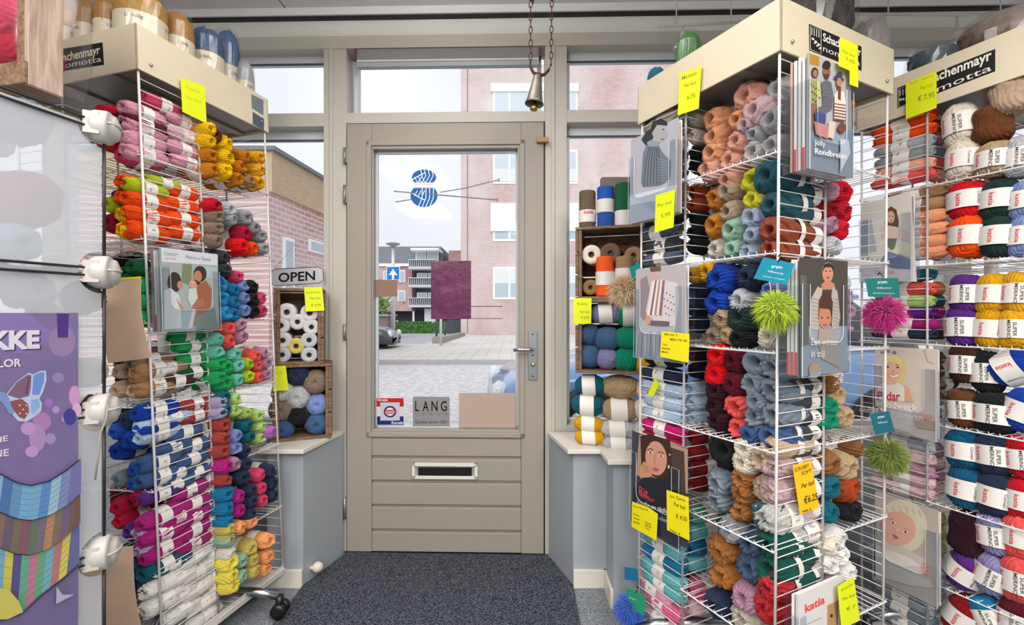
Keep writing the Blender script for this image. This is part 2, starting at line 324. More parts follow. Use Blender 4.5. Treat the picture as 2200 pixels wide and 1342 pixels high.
PAL = dict(yellow='F2C200', golden='E0A516', amber='C77A10', tan='B58A62', red='C41226', scarlet='E2101F', taupe='8E7B6B', grey='9BA2A6', silver='B9BCC2', crimson='B5103A', orange='FF5510',
 black='1C1E22', pink='E86C9A', rose='D6466E', palepink='EBA7BF', blushpink='E9C4CC', skyblue='2E9BD6', cobalt='1F50B8', royal='123FA8', periwinkle='7F93CC', charcoal='3E4246', coral='EE5A58', mauve='B98AA4',
 mint='6FC9B4', green='1FA85C', forest='0E5C34', lime='B9CC22', paleGreen='B4D67C', teal='0F5E70', brickred='A8433F', lilac='B7A8CC', violet='B266B8', navy='27344F', turquoise='1679A8', magenta='B0207E',
 purple='5A2A86', ochre='C9B660', peach='F0A468', salmon='FFB49E', apricot='FFAE80', cream='E6DCCB', white='EAE8E6', butter='F0DE58', sage='93BBA6', wine='5E0F26', plum='330F1E', beige='C9AE95', brown='6B3E22',
 rust='A8451C', gold='D8860C', babyblue='B4C6E4', mintpale='A9D8BE', lemon='E8E41C', steel='7C8A98', slateblue='3F5F90', denim='45648C', bottle='0B5148', aqua='6FC0C8', fuchsia='D6197A', cinnamon='C87A2A', maroon='8E1018',
 copper='8A5A34', marl='5B6A80', lavender='8F8AB8', jade='0E8A6A', pearl='CFCBD0', wheat='B59B78', darkgreen='1E3834', tealblue='0E5A80', chocolate='4A2C20', multi='9C7FA8', ice='B9D2EA')
NAMES = {'palepink': 'pale pink', 'blushpink': 'blush pink', 'skyblue': 'sky blue', 'cobalt': 'cobalt blue', 'royal': 'royal blue', 'paleGreen': 'pale green', 'brickred': 'brick red', 'navy': 'navy blue', 'babyblue': 'baby blue',
         'mintpale': 'pale mint', 'lemon': 'lemon yellow', 'steel': 'steel grey', 'slateblue': 'slate blue', 'denim': 'denim blue', 'bottle': 'bottle green', 'marl': 'marled blue', 'pearl': 'pearl grey', 'darkgreen': 'dark green', 'tealblue': 'teal blue', 'multi': 'multicoloured', 'ice': 'ice blue', 'butter': 'butter yellow', 'forest': 'forest green'}
def skein(col, M, r, L, kind='skein', band='w', roll=None, flat=1.0, where='', group='', noun='skein', side=None, name='yarn_skein'):
    """M places the skein's centre with its axis on local z"""
    if kind in ('mohair', 'boucle', 'chunky', 'ball'):
        noun = 'ball'; name = 'yarn_ball'
    elif 'far right' in where and name == 'yarn_skein': noun = 'hank'; name = 'yarn_hank_skein'  # long skeins of the far right rack share the hanks' object name
    me = random.choice(G[kind]); o = bpy.data.objects.new(name, me); COL.objects.link(o)
    if roll is None: roll = random.choice((0, 1, 2, 3)) * 1.5 + random.uniform(-0.3, 0.3)
    o.matrix_world = M @ Matrix.Rotation(roll, 4, 'Z') @ Matrix.Diagonal((r, r * flat, L / 2, 1))
    c = lin(PAL[col]); j = random.uniform(0.93, 1.06); o.color = tuple(min(1, v * j) for v in c[:3]) + (1,)
    if band:
        p = bpy.data.objects.new('paper_band', B[band]); COL.objects.link(p); p.parent = o
    o['category'] = 'yarn ' + noun
    if group: o['group'] = group
    SKEINS.append((o, NAMES.get(col, col), noun, where))
    return o
def axis_matrix(p, axis, up=Vector((0, 0, 1))):
    z = Vector(axis).normalized(); x = up.cross(z)
    if x.length < 1e-3: x = Vector((1, 0, 0))
    x.normalize(); y = z.cross(x)
    return Matrix(((x.x, y.x, z.x, p.x), (x.y, y.y, z.y, p.y), (x.z, y.z, z.z, p.z), (0, 0, 0, 1)))
ORD = {2: ['upper', 'lower'], 3: ['top', 'middle', 'bottom'], 4: ['top', 'second from top', 'third from top', 'bottom']}
WN = {2: 'two', 3: 'three', 4: 'four', 5: 'five', 6: 'six', 7: 'seven', 8: 'eight', 9: 'nine'}
POS = ['top', 'second', 'third', 'fourth', 'fifth', 'sixth', 'seventh', 'eighth', 'ninth']
def label_skeins():
    d = {}
    for o, c, noun, wh in SKEINS: d.setdefault((c, noun, wh), []).append(o)
    for (c, noun, wh), L in d.items():
        L.sort(key=lambda o: -o.matrix_world.translation.z); n = len(L)
        for i, o in enumerate(L):
            if n == 1: t = f'{c} yarn {noun} {wh}'
            elif n == 2: t = f'{("upper", "lower")[i]} {c} yarn {noun} of two {wh}'
            else:
                q = POS[i] if i < n - 1 else 'lowest'
                t = f'{q} highest of {WN.get(n, n)} {c} {noun}s {wh}' if 0 < i < n - 1 else f'{"highest" if i == 0 else "lowest"} of {WN.get(n, n)} {c} yarn {noun}s {wh}'
            if len(t.split()) > 16: t = t.replace(' yarn ', ' ').replace('behind side wires', 'behind wires').replace('left half behind', 'deep inside')
            if len(t.split()) > 16: t = t.replace(' highest of ', ' of ')
            o['label'] = t
# ================================================================== ROOM (wall frame slightly turned from the camera's axis)
AL = R(1.38); OX, OY = -0.312, 2.20
WM = Matrix.Translation((OX, OY, 0)) @ Matrix.Rotation(-AL, 4, 'Z')
WI = WM.inverted()
def wpl(b): return Plane(WM @ Vector((0, b, 0)), WM.to_3x3() @ Vector((0, -1, 0)))
def wl(px, py, b=0.0): return WI @ wpl(b).hit(px, py)
def A(px, b=0.0): return wl(px, 671, b).x
def H(py, px=957, b=0.0): return wl(px, py, b).z
def wbuild(mb, name, parent=None, bevel=0):
    if parent is not None: return mb.build(name, parent, bevel=bevel)
    a = np.array([tuple(v) for v in mb.v]); lo, hi = a.min(0), a.max(0); c = Vector(((lo[0] + hi[0]) / 2, (lo[1] + hi[1]) / 2, lo[2]))
    mb.v = [(v[0] - c.x, v[1] - c.y, v[2] - c.z) for v in mb.v]
    return mb.build(name, M=WM @ Matrix.Translation(c), bevel=bevel)
def struct(mb, name, bevel=0): return tag(wbuild(mb, name, bevel=bevel), kind='structure')
CEIL = 2.568
FLOORM = CARPET
m = MB(); m.box(-3.1, 3.9, -5.8, 0.05, -0.08, 0, CARPET); struct(m, 'floor')
m = MB()
CEILM = mat('ceiling_panel_white', 'D6D5D6', 0.5, noise=0.05, nscale=3)
for i in range(6):
    for j in range(4): m.box(-3.1 + i * 1.17 + 0.004, -3.1 + (i + 1) * 1.17 - 0.004, -5.8 + j * 1.46, -5.8 + (j + 1) * 1.46 - 0.006, CEIL, CEIL + 0.04, CEILM)
m.box(-3.1, 3.9, -5.8, 0.05, CEIL + 0.041, CEIL + 0.06, BLACKM)
struct(m, 'ceiling')
WALLP = mat('shop_wall_paint', 'D4CFC6', 0.7, noise=0.03)
m = MB(); m.box(-3.2, -3.1, -5.8, 0.15, -0.08, 2.65, WALLP); struct(m, 'wall_left')
m = MB(); m.box(3.9, 4.0, -5.8, 0.15, -0.08, 2.65, WALLP); struct(m, 'wall_right')
m = MB(); m.box(-3.2, 4.0, -5.9, -5.8, -0.08, 2.65, WALLP); struct(m, 'wall_back')
aL0, aL1, aR0, aR1 = A(695), A(744), A(1171), A(1218)
zt = H(92)
# wall below the side windows, bulkhead above, ceiling trim
m = MB(); m.box(-3.1, aL0, 0.0, 0.14, -0.08, 0.55, SLATE); m.box(aR1, 3.9, 0.0, 0.14, -0.08, 0.55, SLATE); struct(m, 'wall_front')
m = MB(); m.box(-3.1, 3.9, 0.02, 0.14, H(76), CEIL + 0.06, mat('white_bulkhead_paint', 'E4E6E4', 0.45)); struct(m, 'trim_1')
m = MB(); m.box(-3.1, 3.9, -0.012, 0.03, H(31), CEIL, mat('ceiling_edge_strip', 'E2E4E8', 0.4)); struct(m, 'trim_2')
m = MB(); m.box(-3.1, 3.9, -0.003, 0.025, H(35.5), H(31.0), mat('dark_shadow_gap_profile', '15161A', 0.6)); struct(m, 'trim_3')
# frame round the door and the windows
m = MB(); zo = H(240); zd = H(263)
m.box(-3.1, 3.9, -0.005, 0.12, H(102), H(75), CREAM2)
for a0, a1 in ((aL0, aL1), (aR0, aR1)):
    m.box(a0, a1, 0, 0.12, 0.0, H(101), CREAM2)
    m.box(a0 + 0.03, a0 + 0.045, -0.008, 0.0, 0.0, H(101), CREAM2)
m.box(aL1, aR0, 0, 0.12, zd, zo, CREAM2)
m.box(-3.1, aL0, 0, 0.12, H(272, 620), H(243, 620), CREAM2); m.box(aR1, 3.9, 0, 0.12, H(262, 1300), H(235, 1300), CREAM2)
m.box(-3.1, aL0, 0, 0.12, 0.55, 0.60, CREAM2); m.box(aR1, 3.9, 0, 0.12, 0.55, 0.60, CREAM2)
m.box(-1.95, -1.88, 0, 0.12, 0.6, H(101), CREAM2); m.box(2.35, 2.42, 0, 0.12, 0.6, H(101), CREAM2)
struct(m, 'trim_4', bevel=0.002)
SASH = mat('white_sash_paint', 'D5DAE0', 0.35)
def window(n, a0, a1, z0, z1, lip=0.018, top=0.03):
    m = MB(); b0, b1 = 0.06, 0.10
    m.box(a0, a0 + lip, b0, b1, z0, z1, SASH); m.box(a1 - lip, a1, b0, b1, z0, z1, SASH); m.box(a0, a1, b0, b1, z1 - top, z1, SASH); m.box(a0, a1, b0, b1, z0, z0 + lip, SASH)
    m.box(a0, a1, b0 - 0.002, b0 + 0.004, z1 - top - 0.008, z1 - top, mat('dark_glazing_seal', '4A525C', 0.6))
    o = struct(m, f'window_{n}')
    # pane
    g = MB(); M0 = o.matrix_world.inverted() @ WM
    g.box(a0 + lip, a1 - lip, 0.078, 0.082, z0 + lip, z1 - top, GLASS); g.v = [M0 @ Vector(v) for v in g.v]
    g.build('window_pane', o)
window(1, -1.88, aL0, H(243, 620), H(102), top=0.035); window(2, -1.88, aL0, 0.60, H(272, 620), top=0.04)
window(3, aR1, 2.35, H(235, 1300), H(102), top=0.04); window(4, aR1, 2.35, 0.60, H(262, 1300), top=0.04)
window(5, aL1 + 0.015, aR0 - 0.015, zo, H(102), lip=0.02, top=0.02)
window(6, -3.1, -1.95, 0.60, H(102)); window(7, 2.42, 3.9, 0.60, H(102))

# ---- door
m = MB(); dx0, dx1 = A(747), A(1168); gz0, gz1 = H(921), H(321); gx0, gx1 = A(804), A(1112); D0, D1 = -0.012, 0.045
dtop = H(266); p0, p1 = A(800), A(1120)
m.box(dx0, p0, D0, D1, 0.006, dtop, DOORP); m.box(p1, dx1, D0, D1, 0.006, dtop, DOORP); m.box(p0, p1, D0, D1, gz1, dtop, DOORP)
m.box(p0, p1, D0, D1, H(940), gz0, DOORP); m.box(p0, gx0, D0, D1, gz0, gz1, DOORP); m.box(gx1, p1, D0, D1, gz0, gz1, DOORP)
# raised glazing bead
def ring(m, x0, x1, z0, z1, wd, b0, b1, mt):
    m.box(x0, x0 + wd, b0, b1, z0, z1, mt); m.box(x1 - wd, x1, b0, b1, z0, z1, mt); m.box(x0, x1, b0, b1, z0, z0 + wd, mt); m.box(x0, x1, b0, b1, z1 - wd, z1, mt)
ring(m, A(790), A(1127), H(937), H(304), 0.022, D0 - 0.008, D0, DOORP)
rows = [(941, 978), (984, 1030), (1036, 1082), (1088, 1135), (1141, 1187)]
m.box(p0, p1, D0 + 0.016, D1, 0.006, H(940), DOORP)
for y0, y1 in rows: m.box(p0 + 0.001, p1 - 0.001, D0 + 0.001, D0 + 0.02, max(0.008, H(y1)), H(y0), DOORP)
door = struct(m, 'door_1', bevel=0.0025)
DI = door.matrix_world.inverted() @ WM
def dpart(mb, name, bevel=0):
    mb.v = [DI @ Vector(v) for v in mb.v]; return mb.build(name, door, bevel=bevel)
g = MB(); g.box(gx0, gx1, 0.016, 0.021, gz0, gz1, GLASS); dpart(g, 'glass_pane')
g = MB(); ring(g, gx0, gx1, gz0, gz1, 0.010, 0.022, 0.04, SASH); dpart(g, 'glazing_seal')
g = MB(); g.box(A(1135), A(1154), D0 - 0.007, D0, H(814), H(710), mat('satin_steel', '8E979E', 0.35, 0.9))
for yy in (717, 762, 806): g.lathe([(0.004, 0), (0.004, 0.003)], BLACKM, 10, Matrix.Translation((A(1144.5), D0 - 0.007, H(yy))) @ Matrix.Rotation(R(90), 4, 'X'))
hp = dpart(g, 'handle_plate', 0.002)
g = MB(); zc = H(748); g.tube([(A(1144), D0 - 0.004, zc), (A(1144), D0 - 0.05, zc), (A(1138), D0 - 0.058, zc), (A(1118), D0 - 0.058, zc), (A(1104), D0 - 0.056, zc - 0.002)], [0.011, 0.009, 0.009, 0.0085, 0.008], CHROME, 12); dpart(g, 'door_handle')
g = MB(); g.lathe([(0.008, 0), (0.011, 0.006), (0.011, 0.022), (0.006, 0.026)], mat('brass_knob', 'B9A98A', 0.3, 0.8), 16, Matrix.Translation((A(1145), D0 - 0.007, H(780))) @ Matrix.Rotation(R(90), 4, 'X')); dpart(g, 'lock_knob')
g = MB(); ring(g, A(887), A(1027), H(1026), H(992), 0.015, D0 - 0.008, D0 + 0.001, METALW)
for xx in (893, 1021):
    for yy in (998, 1020): g.lathe([(0.003, 0), (0.003, 0.003)], CHROME, 8, Matrix.Translation((A(xx), D0 - 0.0085, H(yy))) @ Matrix.Rotation(R(90), 4, 'X'))
ms = dpart(g, 'letter_slot', 0.0015)
g = MB(); g.box(A(900), A(1014), D0 - 0.004, D0 + 0.0015, H(1020), H(1002), mat('black_slot_brush', '060607', 0.9)); dpart(g, 'slot_brush')
for y0, y1 in ((318, 352), (398, 438), (696, 730), (1068, 1112)):
    g = MB(); g.tube([(A(743.5), D0 - 0.006, H(y1)), (A(743.5), D0 - 0.006, H(y0))], 0.0065, mat('grey_hinge', '9A968F', 0.4, 0.6), 10); g.box(A(739), A(748), D0 - 0.003, D0 + 0.001, H(y1) + 0.005, H(y0) - 0.005, mat('grey_hinge', '9A968F', 0.4, 0.6)); dpart(g, 'hinge')
m = MB(); m.box(aL1 - 0.004, dx0, 0.01, 0.05, 0.0, zd, BLACKM); m.box(dx1, aR0 + 0.004, 0.01, 0.05, 0, zd, BLACKM); m.box(aL1, aR0, 0.01, 0.05, dtop, zd, BLACKM); m.box(aL1, aR0, -0.02, 0.11, -0.01, 0.006, BLACKM); struct(m, 'trim_5')
m = MB(); m.box(A(1153), A(1178), -0.035, -0.014, H(312), H(302), mat('pale_wood_block', 'B08A58', 0.6)); tag(wbuild(m, 'door_latch', bevel=0.002), 'small wooden turn latch at the top right corner of the door', 'latch')
# things stuck on the door glass
dg = wpl(0.0155)
def qd(x0, y0, x1, y1): return [(x0, y1), (x1, y1), (x1, y0), (x0, y0)]
p = Pic(dg); p.base(qd(926, 560, 1012, 685), mat('plum_folded_poster', '5C0C44', 0.35, noise=0.25, nscale=14, bump=0.9, bscale=9)); tag(p.build('poster'), 'dark plum poster with creases hanging on the door glass', 'poster')
p = Pic(dg); p.base(qd(805, 601, 853, 637), mat('brown_card', '8E6F60', 0.7)); tag(p.build('card'), 'small brown card back at the left edge of the door glass', 'card')
p = Pic(dg); p.base(qd(986, 844, 1108, 918), mat('taupe_card', 'AE9A90', 0.7)); tag(p.build('card'), 'taupe card back in the bottom right corner of door glass', 'card')
p = Pic(dg); p.base([(809, 913), (868, 912), (867, 854), (809, 855)], paint('C9CBD2'))
p.poly([(809, 873), (817, 873), (817, 864), (859, 864), (859, 873), (867, 873), (867, 855), (809, 855)], 'B51B12').poly([(810, 894), (817, 894), (817, 903), (859, 903), (859, 894), (867, 894), (867, 912), (810, 912)], '16246E')
p.poly(qd(817, 864, 859, 903), 'B9BCC6').ell(838, 884, 13.5, 12.5, '1B2A70').ell(838, 884, 9.5, 9, 'D5D6DA').poly([(824, 889), (828, 880), (852, 880), (848, 889)], 'A8202C').text('DIXI', 829, 887.5, 847, 887.5, 5.5, 'E8D8D8', 0.02)
p.text('Gratis', 811, 861, 833, 861, 5, 'F0E6E4', 0.02).text('Zegels', 840, 910, 866, 910, 5, 'E8E8F2', 0.02); tag(p.build('sticker'), 'red white and blue square stamp sticker at the bottom left of door glass', 'sticker')
p = Pic(dg); p.base([(887, 914), (966, 914), (966, 855), (964, 852), (889, 852), (887, 855)], mat('silver_sticker', '8C8C8E', 0.4, 0.2))
for ch, x in zip('LANG', (892, 908, 927, 947)): p.text(ch, x, 882.5, x + 13 if ch != 'L' else x + 8, 882.5, 21.5, '08080A', 0.01)
for ch, x in zip('YARNS', (892, 908, 924, 941, 957)): p.text(ch, x, 892, x + 4, 892, 4, '5A5A5C')
p.line([(891, 887), (962, 887)], 0.6, '707072').text('Quality since 1867', 892, 908.5, 961, 908.5, 6, '3A3A3C'); tag(p.build('sticker'), 'grey LANG YARNS sticker low on the door glass', 'sticker')
# shop logo transfer: blue yarn skein with knitting needles
p = Pic(wpl(0.0150)); BL = '1560B0'; WH = 'E4F2FA'; NG = '77777C'
def blob(pts, c=BL): p.poly(pts, c)
p.line([(849, 434), (885, 428)], 2.2, NG).line([(945, 413), (1000, 404), (1072, 386)], 2.2, NG)
for cx, cy, rx, ry, y0, y1, dr in ((911, 381, 26, 17, 362, 392, 1), (911, 420, 29, 25, 404, 446, -1)):
    el = [(cx + rx * math.cos(t), cy + ry * math.sin(t)) for t in [2 * math.pi * i / 36 for i in range(36)]]
    p.poly([(x, min(max(y, y0), y1)) for x, y in el], BL)
    for k in range(-1, 3):
        x = cx + 2 + k * 8; p.line([(x - 8 * dr * 0.3, y0 - 1), (x + 2 * 1, (y0 + y1) / 2), (x - 7, y1 + 1)], 1.9, WH)
    p.line([(cx - rx - 1, cy + 7 * dr - 1), (cx - 10, cy - 4 * dr), (cx + 2, cy - 10 * dr)], 2.2, WH)
    for k in range(3): p.line([(cx - 20 + k * 8, cy - 1 * dr), (cx - 14 + k * 8, cy + 11 * dr)], 1.6, WH)
p.poly(qd(893, 396, 930, 403), 'EDEDED').line([(893, 396), (930, 396), (930, 403), (893, 403), (893, 396)], 0.9, 'A5A5B0')
p.line([(846, 411), (892, 415)], 2.4, NG).line([(922, 417), (1069, 430)], 2.6, NG).line([(1069, 425), (1069, 434)], 2.2, NG).line([(1072, 383), (1072, 391)], 2.2, NG)
tag(p.build('window_decal'), 'blue yarn skein decal with two grey knitting needles on door glass', 'decal')
# roller blind above the door
b0 = A(763); b1 = A(1161)
bl = empty('roller_blind', WM @ Matrix.Translation((0, 0, 0))); tag(bl, 'rolled up grey fabric blind in the transom window over the door', 'blind')
g = MB(); g.box(b0 + 0.008, b1 - 0.008, 0.0, 0.05, H(126), H(103), mat('grey_weave', '8D8C8F', 0.8, noise=0.35, nscale=120)); g.build('fabric', bl)
g = MB(); g.box(b0, b1, -0.002, 0.055, H(103), H(99), mat('dark_headrail', '55534F', 0.5)); g.build('headrail', bl)
g = MB(); g.box(b0 + 0.008, b1 - 0.008, -0.003, 0.03, H(131), H(127), METALW); g.box(b0 + 0.006, b1 - 0.006, 0.0, 0.03, H(141), H(131.5), mat('grey_bottom_rail', 'A6AEB3', 0.4)); g.build('bottom_rail', bl)
for x0, x1 in ((b0, b0 + 0.008), (b1 - 0.008, b1)):
    g = MB(); g.box(x0, x1, -0.006, 0.05, H(124), H(103), mat('red_end_cap', '8A2A22', 0.5)); g.build('end_cap', bl)

# ---- mat + cabinets (camera frame)
m = MB()
pts = [(-0.775, 2.19), (-0.861, 1.925), (-0.857, 1.2), (0.235, 1.2), (0.252, 1.925), (0.165, 2.165)]
m.prism([Vector((x, y, 0.0)) for x, y in pts][::-1], Vector((0, 0, 1)), 0.008, MATM); tag(m.build('door_mat'), 'dark speckled entrance mat in front of the door', 'mat')
CZ = 0.577
def cabinet(top_pts, base_pts, label, knob=None, board=None):
    c = empty('window_cabinet', Vector((base_pts[0][0], base_pts[0][1], 0))); o = Vector((base_pts[0][0], base_pts[0][1], 0)); tag(c, label, 'cabinet')
    g = MB(); q = [Vector((x, y, 0)) - o for x, y in base_pts]; g.prism(q, Vector((0, 0, 1)), CZ - 0.018, SLATE); g.build('body', c, bevel=0.002)
    g = MB(); q = [Vector((x, y, CZ - 0.018)) - o for x, y in top_pts]; g.prism(q, Vector((0, 0, 1)), 0.018, WHITE); g.build('top_board', c, bevel=0.002)
    for (x0, y0), (x1, y1) in board or []:
        d = Vector((x1 - x0, y1 - y0, 0)); L = d.length; d.normalize(); nn = Vector((d.y, -d.x, 0)); g = MB()
        g.bbox(Vector((x0, y0, 0)) - o, d, Vector((0, 0, 1)), nn, L, 0.075, 0.012, WHITE); g.build('skirting', c, bevel=0.002)
    return c
cl = cabinet([(-0.79, 2.185), (-0.842, 1.885), (-1.03, 1.885), (-1.03, 2.22)], [(-0.79, 2.185), (-0.861, 1.925), (-1.01, 1.925), (-1.01, 2.21)], 'low grey blue cabinet with cream top left of the door', board=[((-1.01, 1.925), (-0.861, 1.925))])
g = MB(); g.lathe([(0.001, -0.022), (0.013, -0.018), (0.021, -0.006), (0.022, 0.004), (0.016, 0.016), (0.008, 0.022), (0.008, 0.03)][::1], mat('ivory_knob', 'D8CFC0', 0.4), 20, Matrix.Translation((-0.833 + 0.79 + 0.012, 1.975 - 2.185, 0.055)) @ Matrix.Rotation(R(-75), 4, 'Z') @ Matrix.Rotation(R(90), 4, 'X')); g.build('door_stop', cl)
cabinet([(0.165, 2.165), (0.62, 2.15), (0.62, 1.75), (0.36, 1.75), (0.355, 1.885), (0.225, 1.885)], [(0.172, 2.163), (0.62, 2.15), (0.62, 1.781), (0.387, 1.781), (0.387, 1.925), (0.252, 1.925)], 'low grey blue stepped cabinet with cream top right of the door',
        board=[((0.252, 1.925), (0.387, 1.925)), ((0.387, 1.925), (0.387, 1.781))])

# ================================================================== RACKS
S, DA, OW = 0.505, 0.198, 0.307
class Rack:
    def __init__(s, A_, v, zt, zb, levels, tilt, zp, nm):
        v = Vector((v[0], v[1], 0)).normalized(); u = Vector((-v.y, v.x, 0)); M = Matrix(((v.x, u.x, 0, A_[0]), (v.y, u.y, 0, A_[1]), (0, 0, 1, 0), (0, 0, 0, 1)))
        P = Matrix.Translation((A_[0], A_[1], zp)); s.M = P @ Matrix.Rotation(R(tilt), 4, 'Y') @ P.inverted() @ M
        s.zt, s.zb, s.lv, s.nm = zt, zb, levels, nm
    def plane(s, face, out=0.0):
        if face == 'L': p, n = Vector((-out, 0, 1.1)), Vector((-1, 0, 0))
        else: p, n = Vector((0, -out, 1.1)), Vector((0, -1, 0))
        return Plane(s.M @ p, s.M.to_3x3() @ n)
    def loc(s, face, px, py, out=0.0): return s.M.inverted() @ s.plane(face, out).hit(px, py)
LV = [1.538, 1.282, 1.027, 0.773, 0.521, 0.266, 0.035]
TOWER = Rack((0.6815, 1.19), (0.897, 0.4415), 1.925, 1.79, LV, 0.45, 1.79, 'tower rack')
RIGHT = Rack((1.463, 1.231), (0.925, 0.38), 1.93, 1.79, LV, 0.0, 1.79, 'far right rack')
LEFT = Rack((-1.12, 1.40), (0.2352, 0.972), 1.99, 1.854, [1.602, 1.350, 1.098, 0.846, 0.594, 0.342, 0.09], -2.4, 1.854, 'left rack')
def rot_arm(k, x, y):
    for _ in range(k): x, y = y, S - x
    return x, y
def build_rack(rk, label, base=True):
    root = empty('yarn_rack', rk.M @ Matrix.Translation((S / 2, S / 2, 0))); tag(root, label, 'display rack')
    T = Matrix.Translation((-S / 2, -S / 2, 0))
    def fin(m, name, bevel=0): m.v = [T @ Vector(v) for v in m.v]; return m.build(name, root, bevel=bevel)
    e = 0.012; g = MB()
    g.box(-e, S + e, -e, -e + 0.006, rk.zb, rk.zt, CREAM); g.box(-e, S + e, S + e - 0.006, S + e, rk.zb, rk.zt, CREAM); g.box(-e, -e + 0.006, -e, S + e, rk.zb, rk.zt, CREAM); g.box(S + e - 0.006, S + e, -e, S + e, rk.zb, rk.zt, CREAM)
    fin(g, 'header_board', 0.0015)
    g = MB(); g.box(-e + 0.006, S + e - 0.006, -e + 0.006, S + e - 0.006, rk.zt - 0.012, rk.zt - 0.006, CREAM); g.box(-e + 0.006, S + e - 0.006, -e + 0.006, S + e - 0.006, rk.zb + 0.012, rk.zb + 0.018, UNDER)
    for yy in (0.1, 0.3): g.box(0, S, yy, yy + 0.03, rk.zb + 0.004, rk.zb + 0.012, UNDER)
    fin(g, 'header_panel')
    for (x, y) in ((0.03, -e - 0.003), (S - 0.03, -e - 0.003)):
        g = MB(); g.lathe([(0.005, 0), (0.005, 0.004), (0.002, 0.006)], CHROME, 10, Matrix.Translation((x, y + 0.003, rk.zb + 0.03)) @ Matrix.Rotation(R(90), 4, 'X')); fin(g, 'screw')
    zb = rk.lv[-1]; zs = []; z = zb
    while z < rk.zb: zs.append(z); z += 0.0335
    g = MB(); g.tube([(S / 2, S / 2, 0.12), (S / 2, S / 2, rk.zt - 0.02)], 0.018, METALW, 12); fin(g, 'centre_pole')
    g = MB(); g.box(0, S, 0, S, zb - 0.02, zb - 0.012, METALW); g.box(0, S, -0.004, 0, zb - 0.02, zb + 0.012, METALW); g.box(-0.004, 0, 0, S, zb - 0.02, zb + 0.012, METALW); fin(g, 'bottom_tray')
    for k in range(4):
        for (x, y) in ((0, 0), (0, OW), (DA, 0)):
            X, Y = rot_arm(k, x, y); g = MB(); g.tube([(X, Y, zb - 0.01), (X, Y, rk.zb + 0.01)], 0.0036, WIRE, 8); fin(g, 'pole')
        g = MB()
        for z in zs:
            a, b = rot_arm(k, 0, 0), rot_arm(k, DA, 0); g.tube([(a[0], a[1], z), (b[0], b[1], z)], 0.0014, WIRE, 5, caps=False)
        fin(g, 'side_grid')
        g = MB()
        for z in zs:
            a, b = rot_arm(k, DA, 0), rot_arm(k, DA, OW); g.tube([(a[0], a[1], z), (b[0], b[1], z)], 0.0013, WIRE, 5, caps=False)
        fin(g, 'back_grid')
        for z in rk.lv:
            g = MB(); n = 12
            for i in range(n + 1):
                y = 0.004 + (OW - 0.008) * i / n; a, b, c = rot_arm(k, -0.006, y), rot_arm(k, DA - 0.004, y), rot_arm(k, -0.010, y)
                g.tube([(c[0], c[1], z + 0.008), (a[0], a[1], z), (b[0], b[1], z)], 0.0014, WIRE, 5, caps=False)
            for xx in (-0.008, 0.09):
                a, b = rot_arm(k, xx, 0.0), rot_arm(k, xx, OW); g.tube([(a[0], a[1], z - 0.001), (b[0], b[1], z - 0.001)], 0.0022, WIRE, 6)
            fin(g, 'shelf')
    if base:
        cz = 0.1
        for i in range(5):
            t = R(base + 72 * i) ; c = Vector((math.cos(t), math.sin(t), 0)); O = Vector((S / 2, S / 2, 0))
            g = MB(); g.tube([O + c * 0.03 + Vector((0, 0, 0.10)), O + c * 0.18 + Vector((0, 0, 0.105)), O + c * 0.30 + Vector((0, 0, 0.095)), O + c * 0.37 + Vector((0, 0, 0.075))], [0.022, 0.018, 0.015, 0.013], mat('polished_aluminium', 'A9B0B5', 0.25, 1.0), 12)
            lg = fin(g, 'base_leg')
            g = MB(); q = T @ (O + c * 0.375); s2 = Vector((-c.y, c.x, 0))
            for sg in (-1, 1):
                mm = axis_matrix(q + s2 * (0.017 * sg) + Vector((0, 0, 0.028)), s2); g.lathe([(0.012, -0.009), (0.026, -0.008), (0.027, 0.008), (0.012, 0.009)], BLACKM, 20, mm)
            g.tube([q + Vector((0, 0, 0.03)), q + Vector((0, 0, 0.078))], 0.014, BLACKM, 10); g.build('caster', lg)
    return root
rl = build_rack(LEFT, 'white wire yarn rack with cream header on star base, left of the door', base=math.degrees(math.atan2(0.235, 0.972)) * -1 - 60)
rt = build_rack(TOWER, 'white wire yarn tower with cream header, nearest right of the door', base=5)
rr = build_rack(RIGHT, 'white wire yarn rack with cream header at the far right edge', base=5)
for rk, root in ((LEFT, rl), (TOWER, rt), (RIGHT, rr)): rk.root = root
bpy.context.view_layer.update()
def plate(rk, p): 
    I = (rk.root.matrix_world).inverted(); p.v = [I @ Vector(v) for v in p.v]; return p.build('name_plate', rk.root)
bk = 'Schachenmayr'
p = Pic(TOWER.plane('R', 0.0125)); p.base([(1739, 108), (1851, 152), (1851, 100), (1738, 51)], paint('15171A')).line([(1741, 106), (1741, 55), (1764, 65), (1764, 116), (1741, 106)], 1.2, 'D8D4CC')
for i in range(4): p.line([(1744 + i * 5, 59 + i * 2), (1744 + i * 5, 75 + i * 2)], 1.6, 'D8D4CC')
for i in range(3): p.ell(1746 + i * 6, 84 + i * 6, 3.4, 2.2, 'D8D4CC', 40).ell(1751 + i * 5, 92 + i * 6, 3.4, 2.2, 'D8D4CC', -30)
p.text(bk, 1767, 88, 1848, 121, 17, 'E4E0D8', 0.025).text('nomotta', 1767, 110, 1846, 142, 13, 'E4E0D8'); plate(TOWER, p)
p = Pic(LEFT.plane('L', 0.0125)); p.base([(72, 162), (223, 139), (220, 91), (70, 115)], paint('121214')).text(bk, 112, 137, 215, 115, 18, 'E0D2B4', 0.02).text('nomotta', 128, 148, 218, 132, 12, 'DDD6C8'); plate(LEFT, p)
p = Pic(LEFT.plane('R', 0.0125)); p.base([(541, 232), (566, 248), (566, 215), (540, 202)], paint('6E7880')).poly([(543, 266), (567, 281), (567, 255), (543, 240)], '4E5A66'); plate(LEFT, p)
